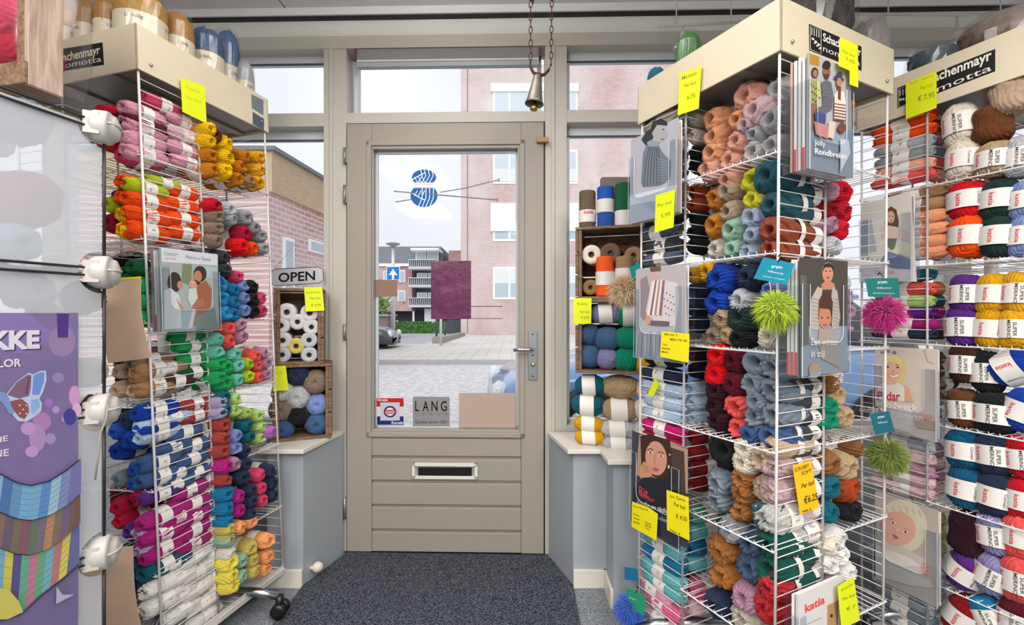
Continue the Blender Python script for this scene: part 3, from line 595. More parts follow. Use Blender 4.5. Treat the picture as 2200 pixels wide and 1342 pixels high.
p = Pic(RIGHT.plane('L', 0.0125)); p.base([(1928, 233), (2138, 153), (2138, 105), (1928, 189)], paint('17191A')).line([(1931, 231), (1931, 191), (1952, 183), (1952, 222), (1931, 231)], 1.2, 'D8D4CC')
for i in range(3): p.line([(1934 + i * 6, 193 - i * 2), (1934 + i * 6, 206 - i * 2)], 1.8, 'D8D4CC').ell(1935 + i * 6, 214 - i, 3, 2.2, 'D8D4CC', 30)
p.text(bk, 1972, 190, 2131, 127, 19, 'E6E2DA', 0.025).text('nomotta', 1966, 217, 2131, 151, 13, 'E6E2DA'); plate(RIGHT, p)

# ------------------------------------------------------------------ yarn in the racks
SH = ['top shelf', 'second shelf', 'third shelf', 'fourth shelf', 'fifth shelf', 'sixth shelf', 'bottom shelf']
def ends(rk, face, lvl, data, L=0.16, kind='skein', band='w', out=0.01, side='', rmul=None, flat=1.0):
    rmul = rmul or {'tower rack': 1.3, 'left rack': 1.2}.get(rk.nm, 1.1)
    pl = rk.plane(face, out); ax = rk.M.to_3x3() @ (Vector((1, 0, 0)) if face == 'L' else Vector((0, 1, 0)))
    for it in data.split(','):
        t = it.split()
        if not t: continue
        c, px, py, r = t[0], float(t[1]), float(t[2]), float(t[3]); kd = t[4] if len(t) > 4 else kind; bd = t[5] if len(t) > 5 else band; o2 = float(t[6]) if len(t) > 6 else 0
        if bd == '-': bd = None
        q = pl.off(o2).hit(px, py) if o2 else pl.hit(px, py); rr = r * q.y / F * rmul * (1.12 if kd == 'mohair' else 1.0)
        ql = rk.M.inverted() @ q
        if face == 'L': ql.y = (max(ql.y, OW + rr + 0.006) if 'left half' in side else max(ql.y, rr + 0.004)) if 'behind' in side else min(max(ql.y, rr + 0.004), OW - rr * 0.7)
        else: ql.x = min(max(ql.x, DA + rr * 0.8), S - rr * 0.3)
        q = rk.M @ ql
        a = (ax + Vector((random.uniform(-.06, .06), random.uniform(-.06, .06), random.uniform(-.05, .05)))).normalized()
        skein(c, axis_matrix(q + ax * (L / 2), a), rr, L, kd, bd, flat=flat, where=f'on {SH[lvl]}, {side} of {rk.nm}', group=f'yarn on the {SH[lvl]} of the {rk.nm}')
# --- left rack, side facing the door
o = dict(side='door side', L=0.15)
ends(LEFT, 'R', 0, 'yellow 492 307 17,yellow 495 338 17,yellow 490 366 17,amber 532 334 14,amber 524 359 14,amber 516 384 14,tan 543 388 13,golden 563 337 14,golden 563 364 14,golden 562 391 14,yellow 448 272 15,yellow 446 297 15,brown 470 288 14,amber 455 330 15,amber 455 362 15', out=0.04, **o)
ends(LEFT, 'R', 1, 'red 466 441 16,taupe 476 466 15,taupe 473 491 15,taupe 473 517 15,silver 500 446 15,grey 536 467 16,grey 554 487 14,grey 569 506 13,grey 572 532 13,crimson 534 500 16,scarlet 526 529 17,orange 549 534 14,grey 505 470 14', out=0.045, **o)
ends(LEFT, 'R', 2, 'charcoal 487 553 14,charcoal 490 579 14,rose 517 593 13,skyblue 483 611 16,skyblue 486 641 16,skyblue 489 671 16,cobalt 469 597 14,turquoise 508 622 14,turquoise 508 649 14,turquoise 510 677 15,periwinkle 529 612 13,periwinkle 531 640 13,periwinkle 533 667 13,black 549 616 13,black 551 641 13,black 552 666 13,rose 567 641 13,rose 568 668 13', out=0.04, **o)
ends(LEFT, 'R', 3, 'coral 499 706 15,coral 499 732 15,mauve 523 697 14,mauve 526 724 14,mint 514 759 15,green 494 790 17,green 493 822 17,mint 518 787 14,mint 519 816 14,lime 540 782 13,lime 541 809 13,coral 556 762 13,coral 560 786 12,coral 563 809 12,mauve 575 757 12,mauve 578 781 12,mauve 579 804 12,mint 465 731 13,mint 465 757 13,green 462 785 15,green 462 815 15', out=0.04, **o)
ends(LEFT, 'R', 4, 'teal 490 855 14,teal 490 880 14,paleGreen 514 856 13,paleGreen 512 883 14,paleGreen 564 893 13,paleGreen 568 918 12,paleGreen 567 942 12,brickred 491 912 15,brickred 489 941 15,brickred 488 970 15,periwinkle 514 937 14,periwinkle 514 963 14,teal 540 914 13,teal 543 940 12,navy 534 968 13,violet 588 931 13 skein w 0.02,lilac 462 870 13,lilac 463 893 13,paleGreen 538 888 12', out=0.04, **o)
ends(LEFT, 'R', 5, 'mauve 512 996 14,navy 536 996 13,navy 532 1025 15,rose 566 1021 13,rose 569 1049 13,rose 570 1076 13,navy 588 1011 13,navy 592 1037 13,navy 592 1063 13,turquoise 491 1064 16,turquoise 491 1094 15,turquoise 491 1121 14,magenta 520 1066 14,magenta 522 1094 14,navy 545 1053 13,navy 546 1078 13,navy 545 1103 13,magenta 468 1010 15,brickred 470 1040 13', out=0.045, **o)
ends(LEFT, 'R', 6, 'ochre 492 1139 13,ochre 491 1163 13,peach 522 1133 14,peach 546 1120 13,ochre 546 1176 15,ochre 550 1204 14,ochre 552 1230 14,butter 505 1205 17,butter 504 1238 16,butter 497 1268 16,sage 528 1206 14,sage 527 1240 14,peach 585 1163 15 skein w 0.02,peach 585 1193 14 skein w 0.01,peach 578 1222 14,sage 470 1175 14,cream 468 1210 14', out=0.05, **o)
# --- left rack, left opening: ends of the skeins, and a second row behind seen through the side grid
o = dict(side='left opening', L=0.135)
ends(LEFT, 'L', 0, 'palepink 284 285 16,palepink 284 315 16,palepink 318 215 16,red 210 245 24,red 214 292 22,rose 252 330 14,wine 280 250 18,palepink 322 248 16,crimson 180 265 20', out=0.035, **o)
ends(LEFT, 'L', 1, 'orange 252 389 16,lime 284 391 15,orange 290 420 17,orange 291 453 17,orange 292 489 19,yellow 254 460 17,yellow 256 493 17,maroon 228 475 20,lime 228 438 16,orange 250 423 14', out=0.035, **o)
ends(LEFT, 'L', 2, 'forest 298 572 17,green 306 612 18,green 306 647 18,green 306 682 17,forest 262 590 17,forest 262 640 18,forest 262 680 18', out=0.03, **o)
ends(LEFT, 'L', 3, 'tan 306 800 17,beige 246 799 15,tan 278 812 15,beige 246 838 17,beige 280 842 16,tan 312 838 16,taupe 276 780 14', out=0.03, **o)
ends(LEFT, 'L', 4, 'royal 303 893 18,royal 300 927 17,royal 272 950 20,royal 242 972 18,navy 262 905 17,ice 322 918 14,ice 322 945 14,cobalt 240 930 16', out=0.03, **o)
ends(LEFT, 'L', 5, 'cobalt 280 1012 18,slateblue 313 1008 18,cobalt 282 1042 16,slateblue 316 1040 18,crimson 246 1092 18,crimson 250 1124 17,crimson 285 1075 16,steel 246 1035 16,purple 318 1078 14', out=0.03, **o)
ends(LEFT, 'L', 6, 'purple 270 1146 16,magenta 320 1131 18,magenta 322 1168 17,magenta 322 1204 17,lilac 290 1150 16,lilac 292 1185 15,teal 312 1240 19,teal 280 1225 18,white 326 1280 18,white 322 1318 19,navy 290 1262 16', out=0.03, **o)
# second row behind, just inside the side grid
def sides(rk, arm, lvl, data, L=0.13, kind='skein', band='w', side='', depth=0.03, axis_off=0.0, rmul=1.0):
    """skeins lying along the side grid; px,py is the middle of the visible length on the grid plane"""
    face = 'R' if arm == 1 else 'L'; ax = rk.M.to_3x3() @ (Vector((1, 0, 0)) if arm == 1 else Vector((0, 1, 0)))
    for it in data.split(','):
        t = it.split(); 
        if not t: continue
        c, px, py, r = t[0], float(t[1]), float(t[2]), float(t[3]); kd = t[4] if len(t) > 4 else kind; bd = t[5] if len(t) > 5 else band
        pl = rk.plane(face, 0); rr = r * pl.hit(px, py).y / F * rmul * (1.14 if arm == 2 else 1.0); q = rk.plane(face, -(rr * 1.05 + 0.003)).hit(px, py)
        a = (ax + Vector((random.uniform(-.05, .05), random.uniform(-.05, .05), random.uniform(-.05, .05)))).normalized()
        skein(c, axis_matrix(q, a), rr, L, kd, None if bd == '-' else bd, where=f'on {SH[lvl]}, {side} of {rk.nm}', group=f'yarn on the {SH[lvl]} of the {rk.nm}')
o = dict(side='behind side wires', L=0.13)
sides(LEFT, 1, 0, 'palepink 392 262 15,blushpink 395 292 15,palepink 392 322 15,palepink 405 352 14,rose 350 228 16', **o)
sides(LEFT, 1, 1, 'orange 388 412 16,orange 385 441 16,orange 390 472 16,orange 395 502 15,lime 352 395 13', **o)
sides(LEFT, 1, 2, 'green 400 720 15,forest 395 560 15,green 400 590 15,green 400 620 15,green 400 650 15,green 400 682 15', **o)
sides(LEFT, 1, 3, 'green 410 742 15,green 412 772 15,forest 415 800 15,chocolate 378 818 17,tan 362 790 13', **o)
sides(LEFT, 1, 4, 'brickred 420 868 14,brickred 422 892 13,ice 372 896 14,slateblue 395 928 16,slateblue 415 956 15,slateblue 410 985 15,slateblue 370 960 15', **o)
sides(LEFT, 1, 5, 'slateblue 378 1015 16,slateblue 420 1015 14,magenta 405 1052 15,magenta 415 1080 15,magenta 415 1108 15,slateblue 375 1042 13', **o)
sides(LEFT, 1, 6, 'magenta 378 1110 16,magenta 415 1138 15,magenta 412 1166 14,white 420 1195 14,white 378 1242 17,white 420 1228 16,white 385 1275 16,white 425 1262 16,white 390 1310 17,white 432 1295 16,white 440 1322 15,teal 370 1210 14', **o)

# --- tower, front opening
o = dict(side='front', L=0.17)
ends(TOWER, 'L', 0, 'apricot 1521 255 24,apricot 1522 290 23,apricot 1517 327 23,salmon 1512 362 22,salmon 1571 300 22,salmon 1556 345 24,salmon 1590 203 28,apricot 1572 255 20,blushpink 1610 232 27,pearl 1662 190 26 mohair w -0.03,silver 1648 256 27,silver 1612 288 19,pearl 1609 324 25,pearl 1657 307 24,salmon 1552 383 18,blushpink 1590 268 18', kind='mohair', out=-0.03, **o)
ends(TOWER, 'L', 1, 'gold 1526 427 22,gold 1525 480 23,beige 1551 407 21,beige 1553 454 21,lemon 1603 386 25,lemon 1608 428 22,teal 1643 374 31 mohair n 0.01,teal 1656 436 26 mohair n,mintpale 1561 494 23,mintpale 1563 535 20,babyblue 1605 466 24,babyblue 1605 506 20,babyblue 1600 541 19,cream 1527 533 20,rust 1650 492 26 mohair n 0.01,rust 1650 536 23 mohair n 0.01', kind='mohair', out=-0.03, **o)
ends(TOWER, 'L', 2, 'golden 1510 585 19,royal 1533 600 28,royal 1531 648 25,silver 1580 648 24,navy 1595 598 23,black 1632 590 22,periwinkle 1645 622 17,wheat 1545 684 20,taupe 1525 723 21,darkgreen 1582 683 28,black 1582 728 22,cream 1640 724 24,wheat 1556 722 18', out=-0.03, band='n', **o)
ends(TOWER, 'L', 3, 'scarlet 1530 765 23,scarlet 1526 802 23,wine 1567 772 24,wine 1564 826 23,steel 1614 781 28 chunky,steel 1605 826 25 chunky,steel 1657 790 25 chunky,steel 1655 842 25 chunky,plum 1528 840 22,plum 1529 873 20,plum 1529 905 20,coral 1568 873 25 chunky,coral 1573 918 21 chunky,steel 1616 866 21,steel 1611 899 22 chunky,slateblue 1603 934 20,steel 1654 892 25 chunky,slateblue 1647 942 24 chunky', out=-0.025, band='n', **o)
ends(TOWER, 'L', 4, 'black 1543 968 34 chunky,cream 1590 962 21,cream 1588 998 22,beige 1626 990 25 chunky,beige 1658 965 22,steel 1529 1040 22 chunky,steel 1526 1078 21 chunky,cinnamon 1582 1030 21 boucle,cinnamon 1578 1064 22 boucle,cinnamon 1578 1100 20 boucle,beige 1632 1056 28 boucle,teal 1630 1112 28 boucle - 0.01,blushpink 1668 1062 27 boucle n,blushpink 1665 1010 22 boucle n,white 1670 1132 30 boucle w 0.015', out=-0.025, band='n', **o)
ends(TOWER, 'L', 5, 'silver 1556 1140 25 boucle,cinnamon 1536 1188 27 boucle,cinnamon 1540 1240 26 boucle,denim 1600 1172 25 boucle,denim 1600 1225 30 boucle,bottle 1650 1178 29 chunky,bottle 1655 1232 28 chunky,mauve 1590 1290 28,scarlet 1640 1268 26 boucle n 0.01', out=-0.025, band='n', **o)
ends(TOWER, 'L', 6, 'scarlet 1645 1322 30 boucle,cream 1583 1330 29 boucle,navy 1528 1305 24', out=-0.02, band='n', **o)
# skeins deeper in the right side of the tower's first column (seen through the side wires)
o = dict(side='behind right wires', L=0.16, band='f')
sides(TOWER, 1, 1, 'teal 1728 420 22,teal 1728 462 20,rust 1728 505 22,rust 1728 540 18', kind='mohair', **o)
sides(TOWER, 1, 2, 'ice 1722 640 20,cream 1722 700 22,cream 1722 738 18', **o)
sides(TOWER, 1, 3, 'charcoal 1726 828 19,charcoal 1726 862 18,charcoal 1726 896 18,charcoal 1726 930 18,charcoal 1726 962 17,steel 1724 795 17', **o)
sides(TOWER, 1, 4, 'palepink 1722 1003 22,blushpink 1722 1050 24,blushpink 1722 1095 22,white 1725 1140 26 boucle r', **o)
sides(TOWER, 1, 5, 'bottle 1728 1190 24,bottle 1728 1235 23', kind='chunky', **o)
# --- tower, far half of the front: skeins side-on behind the wires
o = dict(side='left half', L=0.185)
sides(TOWER, 2, 0, 'cream 1428 262 17 boucle n,wheat 1428 292 16 boucle n,cream 1428 322 16,chocolate 1428 352 16,black 1428 380 15', **o)
sides(TOWER, 2, 1, 'rust 1428 412 16,rust 1428 440 15,marl 1420 500 18 boucle,black 1428 470 15,charcoal 1428 530 16 boucle,marl 1425 555 14', **o)
sides(TOWER, 2, 2, 'golden 1428 592 16,navy 1428 622 15,navy 1428 652 15,navy 1428 682 15,black 1428 712 15', **o)
sides(TOWER, 2, 3, 'black 1428 770 15,navy 1425 805 17,ice 1425 835 15,ice 1425 863 15,ice 1425 890 14', **o)
sides(TOWER, 2, 4, 'fuchsia 1425 920 15,crimson 1425 948 15,maroon 1425 978 15,maroon 1425 1008 15,maroon 1425 1038 15,maroon 1425 1066 14', **o)
sides(TOWER, 2, 5, 'mint 1425 1130 17,aqua 1425 1165 17,turquoise 1425 1198 16,aqua 1425 1228 16,aqua 1425 1255 13', **o)
sides(TOWER, 2, 6, 'palepink 1410 1262 18,pink 1425 1296 17 chunky,blushpink 1425 1330 18', **o)
for l_, d_ in ((0, 'cream 1500 250 15,cream 1500 285 15,black 1500 320 15,black 1500 350 15'), (1, 'rust 1500 405 15,rust 1500 435 15,black 1500 465 15,black 1500 495 15,black 1500 525 15'), (2, 'golden 1500 590 16,navy 1500 625 16,navy 1500 660 16,navy 1500 695 16'),
              (3, 'black 1500 765 15,black 1500 800 15,ice 1500 840 15,ice 1500 872 15,ice 1500 902 14'), (4, 'maroon 1500 945 15,maroon 1500 980 15,maroon 1500 1015 15,maroon 1500 1050 15'), (5, 'mint 1500 1120 16,aqua 1500 1155 16,turquoise 1500 1190 16,aqua 1500 1225 16'), (6, 'pink 1497 1285 17,blushpink 1497 1320 17')):
    ends(TOWER, 'L', l_, d_, side='left half behind', L=0.16, out=-0.062)
# --- tower, right side seen obliquely
o = dict(side='right side', L=0.16)
ends(TOWER, 'R', 0, 'gold 1826 216 23,gold 1822 254 22,black 1818 300 21,black 1818 338 20,gold 1795 240 20,black 1812 268 18', out=0.01, **o)
ends(TOWER, 'R', 1, 'mauve 1786 408 19,red 1822 412 23,red 1823 452 22,red 1818 490 21,maroon 1792 452 18,silver 1802 528 20,mauve 1785 480 17', out=0.015, **o)
ends(TOWER, 'R', 2, 'mauve 1829 636 17,mauve 1832 668 17,silver 1822 603 17,cream 1824 768 14,taupe 1800 640 16,taupe 1800 690 18,mauve 1826 700 16', out=0.0, **o)
ends(TOWER, 'R', 3, 'copper 1786 828 18,cream 1808 810 18,wheat 1812 850 22 chunky,wheat 1830 898 23 chunky,jade 1790 872 17,jade 1795 905 18,wheat 1808 885 16 chunky', out=0.02, band='n', **o)
ends(TOWER, 'R', 4, 'copper 1797 1006 25 chunky,wheat 1838 1008 27 chunky,teal 1793 1056 26 chunky,rust 1845 1056 28 chunky,teal 1796 1104 22 chunky,black 1848 1100 22 chunky,copper 1858 968 16 chunky', out=0.02, band='w', **o)
ends(TOWER, 'R', 5, 'white 1815 1162 20,white 1818 1198 20,white 1832 1236 20,cream 1790 1180 19,white 1790 1220 19,mauve 1800 1262 16,lilac 1838 1300 18', out=0.02, band='c', **o)

# --- far right rack: side-on stacks behind the wires
o = dict(side='left half', L=0.185)
sides(RIGHT, 2, 0, 'orange 1940 268 14,orange 1940 292 13,silver 1940 316 13,grey 1940 340 13,salmon 1940 364 13,coral 1940 386 12', **o)
sides(RIGHT, 2, 1, 'tan 1965 418 14,tan 1965 445 14,apricot 1965 472 13,apricot 1965 497 13,apricot 1965 522 13,apricot 1965 546 12', **o)
sides(RIGHT, 2, 2, 'coral 1940 622 14,paleGreen 1940 648 13,purple 1940 672 13,magenta 1945 694 12,navy 1940 716 12,teal 1940 595 12', **o)
sides(RIGHT, 2, 3, 'chocolate 1950 765 14,charcoal 1950 792 14,brown 1950 820 14,charcoal 1950 848 14,brown 1950 876 14', **o)
sides(RIGHT, 2, 4, 'silver 1940 945 14,blushpink 1940 972 14,mauve 1940 998 13,blushpink 1940 1022 13,blushpink 1940 1048 14', **o)
sides(RIGHT, 2, 5, 'ochre 1945 1108 14,cream 1945 1134 14,ochre 1945 1160 14,cream 1945 1188 14,cobalt 1945 1218 13', **o)
sides(RIGHT, 2, 6, 'grey 1940 1278 15,steel 1940 1306 15,grey 1940 1334 15', **o)
for l_, d_ in ((0, 'rust 2015 262 14,mauve 2015 290 14,steel 2015 318 13,coral 2015 344 13,salmon 2015 370 13'), (1, 'tan 2015 420 14,apricot 2015 450 15,apricot 2015 480 15,apricot 2015 510 15,apricot 2015 540 14'), (2, 'amber 2015 618 14,teal 2015 645 13,magenta 2015 670 13,mauve 2015 696 13,chocolate 2015 720 12'),
              (3, 'chocolate 2012 770 14,brown 2012 800 14,black 2012 830 14,brown 2012 860 14'), (4, 'mauve 2012 975 14,blushpink 2012 1002 14,mauve 2012 1030 14,blushpink 2012 1056 14'), (5, 'ochre 2012 1125 15,butter 2012 1155 15,butter 2012 1186 15,ochre 2012 1214 14'), (6, 'silver 2012 1285 15,grey 2012 1315 15')):
    ends(RIGHT, 'L', l_, d_, side='left half behind', L=0.16, out=-0.062)
# --- far right rack front: upright hanks with printed bands
def hanks(lvl, data):
    for it in data.split(','):
        t = it.split(); c, px, py, wpx, hpx = t[0], *map(float, t[1:5]); bd = t[5] if len(t) > 5 else 'k'; tilt = float(t[6]) if len(t) > 6 else random.uniform(-5, 5); pull = float(t[7]) if len(t) > 7 else 0.0
        pl = RIGHT.plane('L', -0.045 + pull); q = pl.hit(px, py); r = wpx / 2 * q.y / F / 0.98; L = hpx * q.y / F
        Rm = RIGHT.M.to_3x3().to_4x4(); M = Matrix.Translation(q) @ Rm @ Matrix.Rotation(R(tilt), 4, 'X')
        bb = None if bd == '-' else bd
        skein(c, M, r, L, 'hank', bb, roll=random.uniform(-0.12, 0.12), flat=1.0, where=f'on {SH[lvl]}, front of {RIGHT.nm}', group=f'hanks on the {SH[lvl]} of the {RIGHT.nm}', noun='hank', name='yarn_hank_skein')
hanks(0, 'cream 2066 270 60 92,cream 2072 345 60 84 r,brown 2132 268 70 80 -,wheat 2140 345 66 78 k,beige 2180 205 84 84 -,silver 2196 340 56 84 k')
hanks(1, 'scarlet 2082 432 70 84 r,orange 2084 508 68 92 r,darkgreen 2150 430 66 88 r,darkgreen 2148 508 66 92 r,periwinkle 2204 432 56 84 r,periwinkle 2202 508 56 90 r')
hanks(2, 'purple 2078 632 60 84,golden 2134 632 58 88 r,golden 2190 630 58 92,purple 2072 702 62 88,golden 2130 706 60 86 r,golden 2184 706 60 86')
hanks(3, 'chocolate 2076 782 58 84,black 2122 800 56 90,royal 2178 790 70 88 r 60,brown 2074 878 62 84,black 2140 886 72 88,royal 2196 880 62 96 r 20')
hanks(4, 'tealblue 2076 965 66 84 r,tealblue 2078 1046 66 92 r,navy 2140 974 66 90,navy 2142 1062 66 96 r,red 2200 984 60 92,red 2202 1072 60 92 r')
hanks(5, 'plum 2080 1146 68 96 -,purple 2076 1224 66 84 r 25,lavender 2138 1146 60 90 k,lavender 2136 1232 66 90 k 15,coral 2198 1150 64 96 r,coral 2196 1244 68 100 k')
hanks(6, 'maroon 2074 1322 66 90 r 20,turquoise 2128 1326 60 88 k -25,wine 2190 1330 66 90 k')

for l_, ys in enumerate((290, 450, 590, 790, 930, 1080, 1230)):
    cc = (('black', 'navy', 'wine'), ('chocolate', 'maroon', 'black'), ('black', 'navy', 'forest'), ('chocolate', 'taupe', 'black'), ('navy', 'black', 'royal'), ('wine', 'purple', 'navy'), ('navy', 'black', 'teal'))[l_]
    ends(LEFT, 'L', l_, f'{cc[0]} 250 {ys - 16} 30,{cc[1]} 292 {ys - 6} 30,{cc[2]} 262 {ys + 34} 28,{cc[0]} 300 {ys + 36} 26', side='far side behind', out=-0.22, L=0.2)
ends(TOWER, 'R', 0, 'amber 1850 288 15,copper 1852 315 15,chocolate 1850 345 15,amber 1872 300 14,rust 1872 330 14', side='far side behind', out=-0.21, L=0.2, rmul=1.3)
ends(TOWER, 'R', 1, 'rust 1852 385 15,tan 1852 412 15,copper 1852 440 15,rust 1872 395 14,lilac 1872 424 14', side='far side behind', out=-0.21, L=0.2, rmul=1.3)
ends(TOWER, 'L', 3, 'plum 1590 770 30,black 1640 850 30', side='far side behind', out=-0.2, L=0.08)
# ================================================================== OUTSIDE
GZ = -0.10
ROAD = speckle('light_asphalt', 'B9B7B9', 'D2D0D2', 9, 0.2); PARK = mat('grey_asphalt', 'A7A5AB', 0.9, noise=0.06, nscale=1)
def pav(name, c1, c2, mo, sc):
    m = brick(name, 0, c1, c2, mo, sc); n = m.node_tree
    for l in list(n.links):
        if l.to_node.type == 'COMBXYZ' and l.to_socket.name == 'Y': n.links.remove(l)
    sp = [x for x in n.nodes if x.type == 'SEPXYZ'][0]; cb = [x for x in n.nodes if x.type == 'COMBXYZ'][0]; n.links.new(sp.outputs[1], cb.inputs[1]); return m
PAVE = pav('pale_paving', 'D3CFCB', 'C3BFBC', 'A9A59F', 0.35)
m = MB(); m.box(-25, 25, 2.36, 11.0, GZ - 0.2, GZ, ROAD); tag(m.build('road'), kind='structure')
m = MB(); m.box(-25, 0.9, 11.0, 11.22, GZ - 0.2, GZ + 0.10, mat('kerb_stone', 'A3A3A6', 0.8, noise=0.1)); tag(m.build('kerb'), kind='structure')
m = MB(); m.box(-25, 25, 11.22, 17.0, GZ - 0.2, GZ + 0.09, PAVE); m.box(-3.2, 25, 17.0, 23.6, GZ - 0.2, GZ + 0.09, PAVE); tag(m.build('pavement'), kind='structure')
m = MB(); m.box(-40, -3.2, 17.0, 60, GZ - 0.2, GZ, PARK); m.box(-3.2, 40, 23.6, 60, GZ - 0.2, GZ - 0.01, PARK); tag(m.build('car_park_ground'), kind='structure')
def bxp(m, Z, x0, y0, x1, y1, d, mt, out=0.0):       # box whose front face sits at depth Z and spans the given photo pixels
    s_ = (Z) / F; m.box((x0 - 1100) * s_, (x1 - 1100) * s_, Z - out, Z + d, CAMZ + (671 - y1) * s_, CAMZ + (671 - y0) * s_, mt)
BRK = brick('pale_red_brick', 0, 'B99690', 'A7817B', 'D6CDCC', 1.15); BRKY = brick('left_red_brick', 1, 'B88880', 'A5736C', 'CFC2BE', 0.9)
WF = mat('white_upvc', 'EDEEF2', 0.4); WG = mat('window_reflection', 'AEBCC6', 0.15, spec=0.8); LINT = mat('roller_shutter_white', 'E6E4E2', 0.5)
Zb = 24.0
bd = empty('brick_building', Vector((3, Zb, GZ))); tag(bd, 'tall pale red brick apartment block across the street', 'building')
def kid(m, name, root):
    I = Matrix.Translation(-root.location); m.v = [I @ Vector(v) for v in m.v]; return m.build(name, root)
m = MB(); bxp(m, Zb, 990, -420, 1443, 724, 9, BRK); kid(m, 'wall', bd)
m = MB(); bxp(m, Zb, 1003, -420, 1006, 715, 0.1, mat('expansion_joint', '9A8C8A', 0.8), 0.01); kid(m, 'joint', bd)
for k in range(6):
    y0, y1 = [(573, 643), (441, 518), (322, 395), (196, 266), (70, 140), (-55, 15)][k]
    for x0, x1 in ((1059, 1152), (1163, 1241)):
        m = MB(); bxp(m, Zb, x0, y0, x1, y1, 0.1, WF, 0.03); w_ = kid(m, 'window', bd)
        xm = x0 + (x1 - x0) * 0.38
        for a, b in ((x0 + 4, xm - 2), (xm + 2, x1 - 4)):
            g = MB(); bxp(g, Zb, a, y0 + 4, b, y1 - 5, 0.0, WG, 0.04); g.v = [Vector(v) - bd.location for v in g.v]; g.build('pane', w_)
            if k in (0, 2): 
                g = MB(); yy = y0 + 4 + (y1 - y0) * (0.45 if k == 0 else 0.0); bxp(g, Zb, a, (y0 + 4) if k == 0 else y1 - 32, b, yy if k == 0 else y1 - 5, 0.0, mat('net_curtain', 'D8DCDC', 0.8), 0.05); g.v = [Vector(v) - bd.location for v in g.v]; g.build('curtain', w_)
    if k in (1, 3):
        for x0, x1 in ((1054, 1152), (1163, 1243)):
            m = MB(); bxp(m, Zb, x0, y0 - (16 if k == 3 else 4), x1, y0 + (2 if k == 3 else 56), 0.1, LINT, 0.10); kid(m, 'shutter', bd)
m = MB()
for yy in (657, 683): bxp(m, Zb, 1012, yy, 1080, yy + 1.5, 0.05, mat('dark_mortar_line', '7E6460', 0.9), 0.012)
kid(m, 'ledge', bd)
# left building with timber cladding, running away from the shop
WOODC = wood('pale_timber_cladding', 'A89070', 'C4AE90', (2, 2, 24))
lb = empty('clad_building', Vector((-3.9, 7.3, GZ))); tag(lb, 'low brick building with timber clad top storey, seen through left window', 'building')
def lbx(m, Z0, Z1, z0, z1, out, mt, d=3.5):
    vs = []
    for z in (z0, z1):
        for Z, o in ((Z0, 0), (Z1, 0), (Z1, 1), (Z0, 1)):
            x = -4.16 + 0.08 * (Z - 8) + out; vs.append(Vector((x - o * d, Z, z)) - lb.location)
    m.add(vs, [(3, 2, 1, 0), (4, 5, 6, 7), (0, 1, 5, 4), (1, 2, 6, 5), (2, 3, 7, 6), (3, 0, 4, 7)], mt)
m = MB(); lbx(m, 8.0, 11.8, GZ, 3.2, 0, BRKY); m.build('wall', lb)
m = MB(); lbx(m, 8.0, 11.9, 3.2, 3.9, 0.05, WOODC); m.build('cladding', lb)
m = MB(); lbx(m, 7.95, 12.0, 3.9, 3.97, 0.12, mat('roof_edge', '6E7278', 0.5)); m.build('roof_edge', lb)
m = MB(); lbx(m, 8.4, 8.75, 1.5, 2.5, 0.03, WF, 0.1); w_ = m.build('window', lb); m = MB(); lbx(m, 8.46, 8.69, 1.56, 2.44, 0.04, WG, 0.05); m.build('pane', w_)
m = MB(); lbx(m, 9.3, 10.4, 2.35, 2.6, 0.03, WF, 0.1); w_ = m.build('window', lb); m = MB(); lbx(m, 9.36, 10.34, 2.39, 2.56, 0.04, WG, 0.05); m.build('pane', w_)
# far apartments
Zf = 36.0; SLT = mat('slate_roof', '7C8189', 0.8, noise=0.12, nscale=1.5); DB = brick('far_brick', 0, 'A4655C', '96584F', 'B59A94', 0.8)
fb = empty('apartment_building', Vector((-8, Zf, GZ))); tag(fb, 'far apartment block with slate roof and white balconies', 'building')
m = MB(); bxp(m, Zf, 770, 570, 885, 668, 6, DB); bxp(m, Zf, 885, 570, 1010, 668, 6, mat('grey_facade', '8D9299', 0.8), -1.5); kid(m, 'wall', fb)
m = MB(); bxp(m, Zf, 770, 527, 945, 572, 6, SLT, -0.6); bxp(m, Zf, 958, 532, 1000, 580, 5, DB, -1.6); kid(m, 'roof', fb)
m = MB(); bxp(m, Zf, 815, 566, 884, 572, 0.4, WF, 0.15); kid(m, 'fascia', fb)
m = MB(); bxp(m, Zf, 770, 668, 1010, 703, 5, mat('dark_carport', '3E434B', 0.8), -1.2); kid(m, 'carport', fb)
for x in (886, 912): m = MB(); bxp(m, Zf, x, 668, x + 4, 704, 0.2, WF, 0.0); kid(m, 'column', fb)
m = MB(); bxp(m, Zf, 912, 663, 935, 700, 0.3, WF, 0.05); kid(m, 'garden_wall', fb)
for x0, y0, x1, y1 in ((824, 582, 838, 606), (858, 580, 871, 606), (824, 630, 840, 648), (855, 624, 871, 647), (896, 586, 918, 612), (920, 586, 932, 612), (896, 628, 918, 650), (920, 628, 932, 650), (893, 541, 916, 568), (918, 541, 942, 568)):
    m = MB(); bxp(m, Zf, x0, y0, x1, y1, 0.15, WF, 0.05); w_ = kid(m, 'window', fb); m = MB(); bxp(m, Zf, x0 + 2, y0 + 2, x1 - 2, y1 - 2, 0.0, WG, 0.08); m.v = [Vector(v) - fb.location for v in m.v]; m.build('pane', w_)
for y in (575, 613, 655):
    m = MB(); bxp(m, Zf, 884, y, 940, y + 5, 1.4, mat('balcony_slab', 'C9CDD4', 0.7), 1.0)
    for i in range(15): bxp(m, Zf, 884 + i * 4, y - 14, 884.6 + i * 4, y, 0.03, WF, 1.0)
    bxp(m, Zf, 884, y - 15, 940, y - 14, 0.03, WF, 1.0); kid(m, 'balcony', fb)
